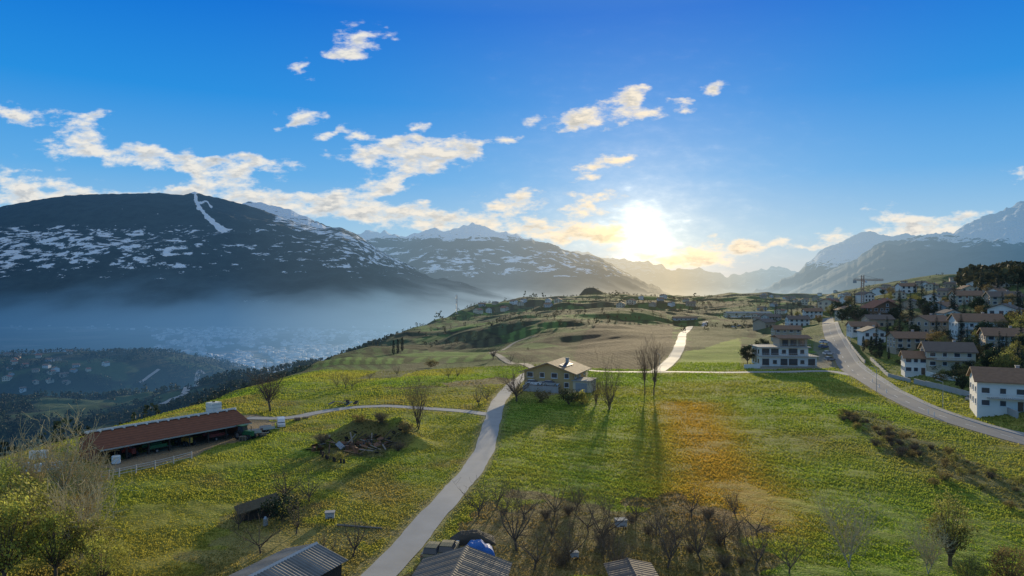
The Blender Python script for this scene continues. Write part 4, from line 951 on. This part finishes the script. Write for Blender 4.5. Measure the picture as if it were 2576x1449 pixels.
pallets(612,1108,5,'stack of weathered pallets nearest the shed'); pallets(748,1058,4,'stack of pallets beside the driveway end',.4); pallets(660,1098,3,'low pallet stack between the trailers',.8); pallets(770,1052,2,'lowest pallet stack on the driveway verge',.2)
bale=mat('white_bale_wrap',(.68,.72,.72),.3,.08,1.5,.2)
bl=[(70,1185,0),(95,1187,0),(120,1183,0),(145,1181,0),(85,1175,1.2),(110,1173,1.2),(292,1166,0)]
for i,(a,b_,dz) in enumerate(bl):
    p=hit(a,b_); mb=MB(); n_=16
    for (z0,r0),(z1,r1) in zip([(0,.52),(.08,.62),(1.12,.62)],[(.08,.62),(1.12,.62),(1.2,.5)]): mb.tube((0,0,z0),(0,0,z1),r0,r1,n_,True)
    o=mb.build('wrapped_bale',bale); o.location=(p[0],p[1],p[2]+dz)
    tag(o,ordl(i,4,'white wrapped bale','in the bottom row left of the shed') if i<4 else ['upper left white wrapped bale on the bale stack','upper right white wrapped bale on the bale stack','single white wrapped bale at the shed corner'][i-4],'bale')
FL=smooth_line([hit(*q) for q in((255,1208),(300,1200),(390,1180),(482,1156))],2.2)
fe=thing('yard_fence','pale post and rail fence in front of the shed','fence',(FL[0][0],FL[0][1],0))
for q in FL:
    b=MB(); b.box(q[0]-FL[0][0],q[1]-FL[0][1],hz(*q)+.6,.13,.13,1.3); b.build('post',WALLS['grey'],fe)
for zz in(.45,.85,1.15):
    b=MB()
    for a,c_ in zip(FL[:-1],FL[1:]): b.tube((a[0]-FL[0][0],a[1]-FL[0][1],hz(*a)+zz),(c_[0]-FL[0][0],c_[1]-FL[0][1],hz(*c_)+zz),.045,.045,4)
    b.build('rail',WALLS['grey'],fe)
# scrap pit
rust=mat('rusty_sheet',(.22,.11,.06),.7,.35,2.,metal=.3); plank=mat('grey_planks',(.26,.22,.18),.9,.3,2.); zinc=mat('zinc_sheet',(.34,.36,.38),.6,.25,2.,metal=.3)
rs=random.Random(4); names=[('plank','weathered plank','plank',plank),('metal_sheet','crumpled zinc sheet','sheet',zinc),('metal_sheet','rusty sheet','sheet',rust),('drum','rusty drum','drum',rust),('old_tyre','worn tyre','tyre',tyre)]
lst=[]
for i in range(84):
    a=rs.uniform(0,6.28); q=rs.uniform(0,1.)**.6; lst.append((BX-1.+q*7.6*math.cos(a),BY-2.5+q*7.6*math.sin(a),rs.choice([0,0,0,0,0,1,2,2,2,3,4])))
lst.sort()
for kd in range(5):
    g_=[q for q in lst if q[2]==kd]
    for i,(x,y,_) in enumerate(g_):
        b=MB(); nm,lb,ct,mm=names[kd]
        if kd==0:
            b.box(0,0,0,rs.uniform(1.8,4.4),.22,.06); mm=rs.choice([plank,darkw,darkw])
        elif kd in(1,2):
            w,l=rs.uniform(.7,1.3),rs.uniform(1.,2.0); n_=9
            for j in range(n_): b.face([(-l/2,-w/2+w*j/n_,.05*(j%2)),(l/2,-w/2+w*j/n_,.05*(j%2)),(l/2,-w/2+w*(j+1)/n_,.05*((j+1)%2)),(-l/2,-w/2+w*(j+1)/n_,.05*((j+1)%2))])
        elif kd==3:
            b.tube((0,0,-.42),(0,0,.42),.3,.3,14,True); [b.tube((0,0,z_-.02),(0,0,z_+.02),.32,.32,14,True) for z_ in(-.2,.2)]
        else:
            for j in range(14):
                a0,a1=j*.4488,(j+1)*.4488; b.tube((.28*math.cos(a0),.28*math.sin(a0),0),(.28*math.cos(a1),.28*math.sin(a1),0),.11,.11,7)
        o=b.build(nm,mm); o.location=(x,y,hz(x,y)+.2+rs.uniform(0,.6)); o.rotation_euler=(rs.gauss(0,.35) if kd!=3 else rs.choice([0,1.5]),rs.gauss(0,.35),rs.uniform(0,3.14))
        tag(o,ordl(i,len(g_),lb,'in the scrap pit'),ct,'scrap in the pit')
pf=smooth_line([hit(*q) for q in((802,1128),(815,1150),(850,1164),(885,1168))],.42); fp=thing('palisade','low broken timber palisade at the front left of the scrap pit','fence',(pf[0][0],pf[0][1],0))
for q in pf[:34]:
    if rs.random()<.4: continue
    b=MB(); b.box(q[0]-pf[0][0]+rs.uniform(-.2,.2),q[1]-pf[0][1],hz(*q)+.25,.3,.14,.9+rs.uniform(-.4,.4),rs.uniform(-.3,.3)); b.build('stake',darkw,fp)
p=hit(866,1018); hp=thing('scrap_heap','heap of dark boards and sheets on the meadow beyond the driveway','heap',p)
for i in range(12):
    b=MB(); b.box(0,0,0,rs.uniform(1.2,2.6),rs.uniform(.3,.9),.08); o=put('board',b.mesh('board',rs.choice([plank,darkw,zinc,rust])),hp,(rs.gauss(0,1.2),rs.gauss(0,.6),.15+.07*i)); o.rotation_euler=(rs.gauss(0,.2),rs.gauss(0,.25),rs.uniform(0,3))
# ------------------------------------------------------------------ bottom huts
corr=mat('grey_corrugated',(.17,.17,.165),.8,.4,.8,.5,stripe=(1,2.6,.22)); tileb=mat('old_brown_tiles',(.15,.12,.10),.85,.4,1.,.5,stripe=(1,2.,.18)); tiled=mat('weathered_slates',(.15,.135,.12),.85,.45,1.1,.5,stripe=(1,2.2,.2))
def hut(loc,rz,w,d,eh,rise,rm,label,wallm=darkw):
    t=thing('hut',label,'hut',loc,rz); a=w/2; b=MB(); b.prism([(-a,-1),(a,-1),(a,eh),(0,eh+rise),(-a,eh)],'y',-d/2,d/2); b.build('wall',wallm,t)
    b=MB(); n_=int(d/.16); o=.45
    for s in(-1,1):
        for i in range(n_):
            y0=-d/2-.4+(d+.8)*i/n_; y1=-d/2-.4+(d+.8)*(i+1)/n_; z0=.03*(i%2); z1=.03*((i+1)%2); xe=a+o; ze=eh-o*rise/a
            b.face([(0,y0,eh+rise+.06+z0),(s*xe,y0,ze+.06+z0),(s*xe,y1,ze+.06+z1),(0,y1,eh+rise+.06+z1)])
    b.face([(-a-o,-d/2-.41,eh-o*rise/a),(0,-d/2-.41,eh+rise),(0,-d/2-.41,eh+rise+.12),(-a-o,-d/2-.41,eh-o*rise/a+.12)])
    rf=b.build('roof',rm,t); b=MB(); b.prism([(-.25,eh+rise-.02),(0,eh+rise+.16),(.25,eh+rise-.02),(0,eh+rise+.11)],'y',-d/2-.42,d/2+.42); b.build('ridge_cap',metal if rm is corr else rm,rf)
    b=MB(); b.box(0,d/2+.03,1.,1.1,.08,1.9); b.build('door',plank,t); return t
hut((-20.2,58.8,0),-.42,6.2,11,2.35,.9,corr,'hut with grey corrugated roof at the bottom left of the lane')
hut((-4.6,57.6,0),-.12,7.2,9.5,2.3,1.2,tiled,'hut with weathered slate roof at the bottom right of the lane')
hut((10.4,60.4,0),.03,3.4,4.6,1.9,.35,tileb,'small low hut with brown ribbed roof among the orchard trees')
p=hit(645,1312); st=thing('shelter','dark sunken shelter with sloping roof beside the green bush','shelter',(p[0],p[1]+1,p[2]),.5)
b=MB(); b.prism([(-2,0),(2,0),(2,1.7),(-2,.9)],'y',0,2.6); b.build('wall',darkw,st); b=MB(); b.prism([(-2.4,.85),(2.4,1.82),(2.4,1.95),(-2.4,.98)],'y',-.5,3.); b.build('roof',mat('mossy_boards',(.10,.08,.045),.95,.4,1.5,.4),st)
p=hit(668,1322); o_=MB(); o_.tube((0,0,0),(0,0,.8),.28,.26,12,True); o_.tube((0,0,.8),(0,0,1.0),.2,.12,12,True); o=o_.build('milk_churn',metal); o.location=p; tag(o,'grey churn standing before the dark shelter','churn')
def hive(px,py,label,s=1.):
    p=hit(px,py); t=thing('beehive',label,'beehive',p,.2,None,s); b=MB()
    for x in(-.4,.4):
        for y in(-.3,.3): b.box(x,y,.15,.08,.08,.3)
    b.build('stand',darkw,t); b=MB(); b.box(0,0,.6,1.,.8,.6); b.build('hive_box',WALLS['grey'],t); b=MB(); b.box(0,0,.94,1.15,.95,.08); b.build('lid',stone,t); b=MB(); b.box(0,-.42,.4,.5,.06,.07); b.build('entrance',darkw,t)
hive(830,1308,'pale beehive on the grass left of the lane'); hive(1562,1330,'pale beehive among the orchard trees',1.1); hive(1445,1405,'small pale beehive low in the orchard',.7)
p=hit(905,1325); b=MB(); b.tube((-2.6,.3,.12),(2.6,-.8,.12),.12,.09,8,True); o=b.build('fallen_log',plank); o.location=p; tag(o,'long pale log lying on the grass above the lane hut','log')
khaki=mat('khaki_paint',(.22,.19,.11),.7,.25,1.5)
p=hit(1092,1400); car((p[0],p[1],p[2]),1.4,khaki,'khaki old car parked left of its twin beside the lane')
p=hit(1128,1396); car((p[0],p[1],p[2]),1.45,khaki,'khaki old car parked next to the blue tarpaulin')
def tarp(px,py,lx,ly,h,m,label,name,rz=0,seed=1,prof=None):
    p=hit(px,py); n_=56; u=np.linspace(-1,1,n_); U,Vv=np.meshgrid(u,u,indexing='ij')
    ed=np.clip(1-np.maximum(np.abs(U),np.abs(Vv))**5,0,1)**.45
    pr=np.interp(U,[-1,-.75,-.55,.2,.45,1],prof or [.55,.62,.95,1,.66,.55])
    fold=(1-np.abs(2*fbm(U*3.2+seed,Vv*3.2,4,seed)-1))*.30+np.sin(U*17+4*fbm(U*2,Vv*2,2,seed+3))*.05*np.abs(Vv)
    zt=h*pr*ed*(.82+fold*.6)
    X=U*lx/2*(1+.10*(1-ed)*(fbm(Vv*4,U,3,seed+9)-.3)); Yq=Vv*ly/2*(1+.12*(1-ed)*(fbm(U*5,Vv,3,seed+4)-.3))
    o=np_mesh(name,np.c_[X.ravel(),Yq.ravel(),zt.ravel()],gridfaces(n_,n_)[:,::-1],m,False); o.location=p; o.rotation_euler=(0,0,rz); return tag(o,label,'tarpaulin')
tarp(1204,1394,3.0,1.8,1.35,mat('blue_tarp',(.04,.17,.50),.6,.15,1.2,.2),'bright blue tarpaulin draped over a parked vehicle','vehicle_tarpaulin',.15,2)
tarp(1190,1362,4.6,2.4,1.1,mat('brown_tarp',(.07,.058,.045),.85,.4,1.,.3),'low dark tarpaulin mound behind the blue tarpaulin','mound_tarpaulin',.1,5,[.25,.6,.9,1,.7,.2])
def lampost(px,py,label,h=6.):
    p=hit(px,py); t=thing('street_lamp',label,'street lamp',p,2.); b=MB(); b.tube((0,0,-.2),(0,0,h),.07,.05,8); b.tube((0,0,h),(1.1,0,h+.25),.045,.04,6); b.build('pole',metal,t); b=MB(); b.box(1.35,0,h+.27,.6,.22,.1); b.build('lamp_head',WALLS['grey'],t)
lampost(2205,985,'street lamp at the bend of the village road'); lampost(2372,1030,'street lamp below the white edge house'); lampost(2140,880,'street lamp at the upper village road'); lampost(1660,930,'street lamp at the vineyard road junction',5)
bo=[(2195,962),(2212,976),(2230,990),(2335,1042),(2350,1050)]
for i,q in enumerate(bo):
    p=hit(*q); b=MB(); b.tube((0,0,0),(0,0,.95),.08,.07,8,True); b.tube((0,0,.95),(0,0,1.02),.09,.05,8,True); o=b.build('bollard',wp); o.location=(p[0],p[1],p[2]+.1); tag(o,ordl(i,5,'white roadside post','along the bend of the village road'),'post','posts along the village road')
# ------------------------------------------------------------------ light, sky, camera
SAZ=math.atan((1640-CX)/F); SEL=math.radians(7.)
sd=Vector((math.sin(SAZ)*math.cos(SEL),math.cos(SAZ)*math.cos(SEL),math.sin(SEL)))
sl=bpy.data.lights.new('sun','SUN'); sl.energy=5; sl.angle=math.radians(.5); sl.color=(1,.82,.52)
so=bpy.data.objects.new('sun',sl); COL.objects.link(so); so.rotation_euler=sd.to_track_quat('Z','Y').to_euler()
w=bpy.data.worlds.new('World'); S.world=w; w.use_nodes=True; nt=w.node_tree; nt.nodes.clear()
w.cycles.sampling_method='NONE'
sky=N(nt,'ShaderNodeTexSky'); sky.sky_type='NISHITA'; sky.sun_disc=False; sky.sun_elevation=SEL; sky.sun_rotation=SAZ
skd=N(nt,'ShaderNodeVectorMath',operation='SCALE'); L(nt,sky.outputs[0],skd.inputs[0]); skd.inputs['Scale'].default_value=.06
bg1=N(nt,'ShaderNodeBackground'); bg1.inputs[1].default_value=.05; L(nt,skd.outputs[0],bg1.inputs[0])
tc=N(nt,'ShaderNodeTexCoord'); sp=N(nt,'ShaderNodeSeparateXYZ'); L(nt,tc.outputs['Generated'],sp.inputs[0])
base=ramp(nt,sp.outputs[2],[(0,(.52,.60,.64)),(.07,(.34,.59,.80)),(.15,(.115,.42,.82)),(.25,(.015,.28,.77)),(.36,(.0,.175,.69)),(.6,(.16,.27,.43)),(1,(.46,.50,.50))])  # upper stops kept pale to add neutral fill light from overhead
yc=M_(nt,'MAXIMUM',sp.outputs[1],.05); U=M_(nt,'MULTIPLY',M_(nt,'DIVIDE',sp.outputs[0],yc),F); V_=M_(nt,'MULTIPLY',M_(nt,'DIVIDE',sp.outputs[2],yc),F)
uv=N(nt,'ShaderNodeCombineXYZ'); L(nt,U,uv.inputs[0]); L(nt,V_,uv.inputs[1])
wn=N(nt,'ShaderNodeTexNoise'); wn.inputs['Scale'].default_value=.014; wn.inputs['Detail'].default_value=4; L(nt,uv.outputs[0],wn.inputs['Vector'])
w1=N(nt,'ShaderNodeVectorMath',operation='SUBTRACT'); L(nt,wn.outputs['Color'],w1.inputs[0]); w1.inputs[1].default_value=(.5,.5,.5)
w2=N(nt,'ShaderNodeVectorMath',operation='MULTIPLY_ADD'); L(nt,w1.outputs[0],w2.inputs[0]); w2.inputs[1].default_value=(110,60,0); L(nt,uv.outputs[0],w2.inputs[2])
BL=[(890,108,80,38,8),(985,80,34,14,0),(860,140,46,14,0),(760,187,30,24,0),(758,297,48,26,0),(735,320,30,10,10),(50,292,95,28,-4),(230,290,60,14,-5),(205,335,60,42,-35),(285,385,170,30,-8),(440,405,110,28,-8),(535,445,95,38,-20),(625,425,115,28,0),(600,402,120,14,0),
(40,460,220,50,-8),(240,505,300,24,0),(520,492,200,26,0),(760,515,190,30,0),(910,535,250,30,-6),(1110,550,190,26,-8),
(950,348,150,16,-4),(1065,385,155,38,6),(940,388,110,20,0),(1140,372,75,20,0),(1010,440,140,28,16),(925,480,90,24,0),(840,330,50,13,20),(1270,352,40,13,0),(1050,318,34,11,0),
(1425,303,95,28,4),(1545,262,105,28,22),(1600,292,95,20,10),(1595,245,40,18,30),(1790,222,40,22,10),(1727,265,28,17,20),(1500,420,90,24,10),(1575,390,32,12,25),(1690,250,26,8,0),
(1285,508,110,28,5),(1480,489,100,14,0),(1470,527,100,20,0),(1370,570,200,26,-4),(1490,600,170,26,0),(1560,590,60,16,0),(1790,628,80,32,8),(1700,655,190,28,3),(1870,620,55,18,0),
(2200,592,160,24,4),(2300,555,140,26,-6),(2400,566,95,24,10),(1955,613,70,14,0),(2060,620,50,6,0),(2560,432,36,20,20)]
cur=0.
for (cx,cy_,rx,ry,ro) in BL:
    mp=N(nt,'ShaderNodeMapping',vector_type='TEXTURE'); mp.inputs['Location'].default_value=(cx-CX,CY-cy_,0); mp.inputs['Rotation'].default_value=(0,0,math.radians(ro)); mp.inputs['Scale'].default_value=(rx*1.4,ry*1.55,1)
    L(nt,w2.outputs[0],mp.inputs['Vector']); gr=N(nt,'ShaderNodeTexGradient',gradient_type='SPHERICAL'); L(nt,mp.outputs[0],gr.inputs[0])
    cur=M_(nt,'MULTIPLY_ADD',gr.outputs['Fac'],min(1.0,.6+ry/60.),cur)
cur=M_(nt,'MINIMUM',cur,1.0)
def cn(off):
    a=N(nt,'ShaderNodeVectorMath',operation='MULTIPLY_ADD'); L(nt,uv.outputs[0],a.inputs[0]); a.inputs[1].default_value=(1/70.,1/30.,1); a.inputs[2].default_value=off
    n_=N(nt,'ShaderNodeTexNoise'); n_.inputs['Scale'].default_value=1.; n_.inputs['Detail'].default_value=8; n_.inputs['Roughness'].default_value=.6; L(nt,a.outputs[0],n_.inputs['Vector']); return n_.outputs[0]
nA=cn((0,0,0)); nB=cn((.12,.42,0))
D=M_(nt,'ADD',M_(nt,'MULTIPLY_ADD',M_(nt,'SUBTRACT',nA,.5),3.4,-.3),cur)
def mr(src,a,b_):
    n_=N(nt,'ShaderNodeMapRange',interpolation_type='SMOOTHSTEP'); n_.inputs[1].default_value=a; n_.inputs[2].default_value=b_; L(nt,src,n_.inputs[0]); return n_.outputs[0]
al=M_(nt,'MULTIPLY',mr(D,.0,.95),mr(cur,.02,.3)); al=M_(nt,'MULTIPLY',al,mr(sp.outputs[1],.1,.3))
core=mr(D,.35,1.2); lit=mr(M_(nt,'SUBTRACT',nA,nB),-.16,.12)
sv=N(nt,'ShaderNodeVectorMath',operation='DISTANCE'); L(nt,uv.outputs[0],sv.inputs[0]); sv.inputs[1].default_value=(1622-CX,CY-588,0)
ds=M_(nt,'MULTIPLY',sv.outputs['Value'],M_(nt,'MULTIPLY_ADD',nA,2.2,-.1))
g1=M_(nt,'EXPONENT',M_(nt,'MULTIPLY',M_(nt,'POWER',M_(nt,'DIVIDE',ds,52.),2.),-1.)); g2=M_(nt,'EXPONENT',M_(nt,'DIVIDE',ds,-85.)); g3=M_(nt,'EXPONENT',M_(nt,'DIVIDE',sv.outputs['Value'],-260.))
fr=mr(sp.outputs[1],.0,.2)
shade=M_(nt,'MULTIPLY',core,M_(nt,'SUBTRACT',1.,M_(nt,'MULTIPLY',lit,.9)))
cc=ramp(nt,shade,[(0,(.94,.91,.84)),(.3,(.66,.68,.69)),(1,(.30,.38,.47))])
warm=N(nt,'ShaderNodeMix',data_type='RGBA',blend_type='MULTIPLY'); L(nt,g3,warm.inputs[0]); L(nt,cc,warm.inputs[6]); warm.inputs[7].default_value=(1.12,.86,.5,1)
skm=N(nt,'ShaderNodeMix',data_type='RGBA'); L(nt,al,skm.inputs[0]); L(nt,base,skm.inputs[6]); L(nt,warm.outputs[2],skm.inputs[7])
def addc(prev,f,c_,k):
    vm=N(nt,'ShaderNodeVectorMath',operation='SCALE'); vm.inputs[0].default_value=c_; L(nt,M_(nt,'MULTIPLY',M_(nt,'MULTIPLY',f,fr),k),vm.inputs['Scale'])
    a=N(nt,'ShaderNodeVectorMath',operation='ADD'); L(nt,prev,a.inputs[0]); L(nt,vm.outputs[0],a.inputs[1]); return a.outputs[0]
o=addc(skm.outputs[2],g1,(1,.92,.70),.9); o=addc(o,g2,(1,.74,.36),.6); o=addc(o,g3,(.62,.48,.24),.3)
bg2=N(nt,'ShaderNodeBackground'); L(nt,o,bg2.inputs[0]); bg2.inputs[1].default_value=.95
ad=N(nt,'ShaderNodeAddShader'); L(nt,bg1.outputs[0],ad.inputs[0]); L(nt,bg2.outputs[0],ad.inputs[1]); ow=N(nt,'ShaderNodeOutputWorld'); L(nt,ad.outputs[0],ow.inputs[0])
cam=bpy.data.cameras.new('camera'); cam.sensor_width=36; cam.lens=36*F/2576.; cam.clip_start=1; cam.clip_end=120000
co=bpy.data.objects.new('camera',cam); COL.objects.link(co); co.location=(0,0,CAMZ); co.rotation_euler=(math.pi/2,0,0); S.camera=co
S.view_settings.view_transform='Standard'; S.view_settings.look='None'; S.view_settings.exposure=0
for i,t in enumerate(MINI):
    if not MU[i]:
        for c_ in list(KIDS.get(t,[])):
            for g_ in KIDS.get(c_,[]): bpy.data.objects.remove(g_)
            bpy.data.objects.remove(c_)
        bpy.data.objects.remove(t)
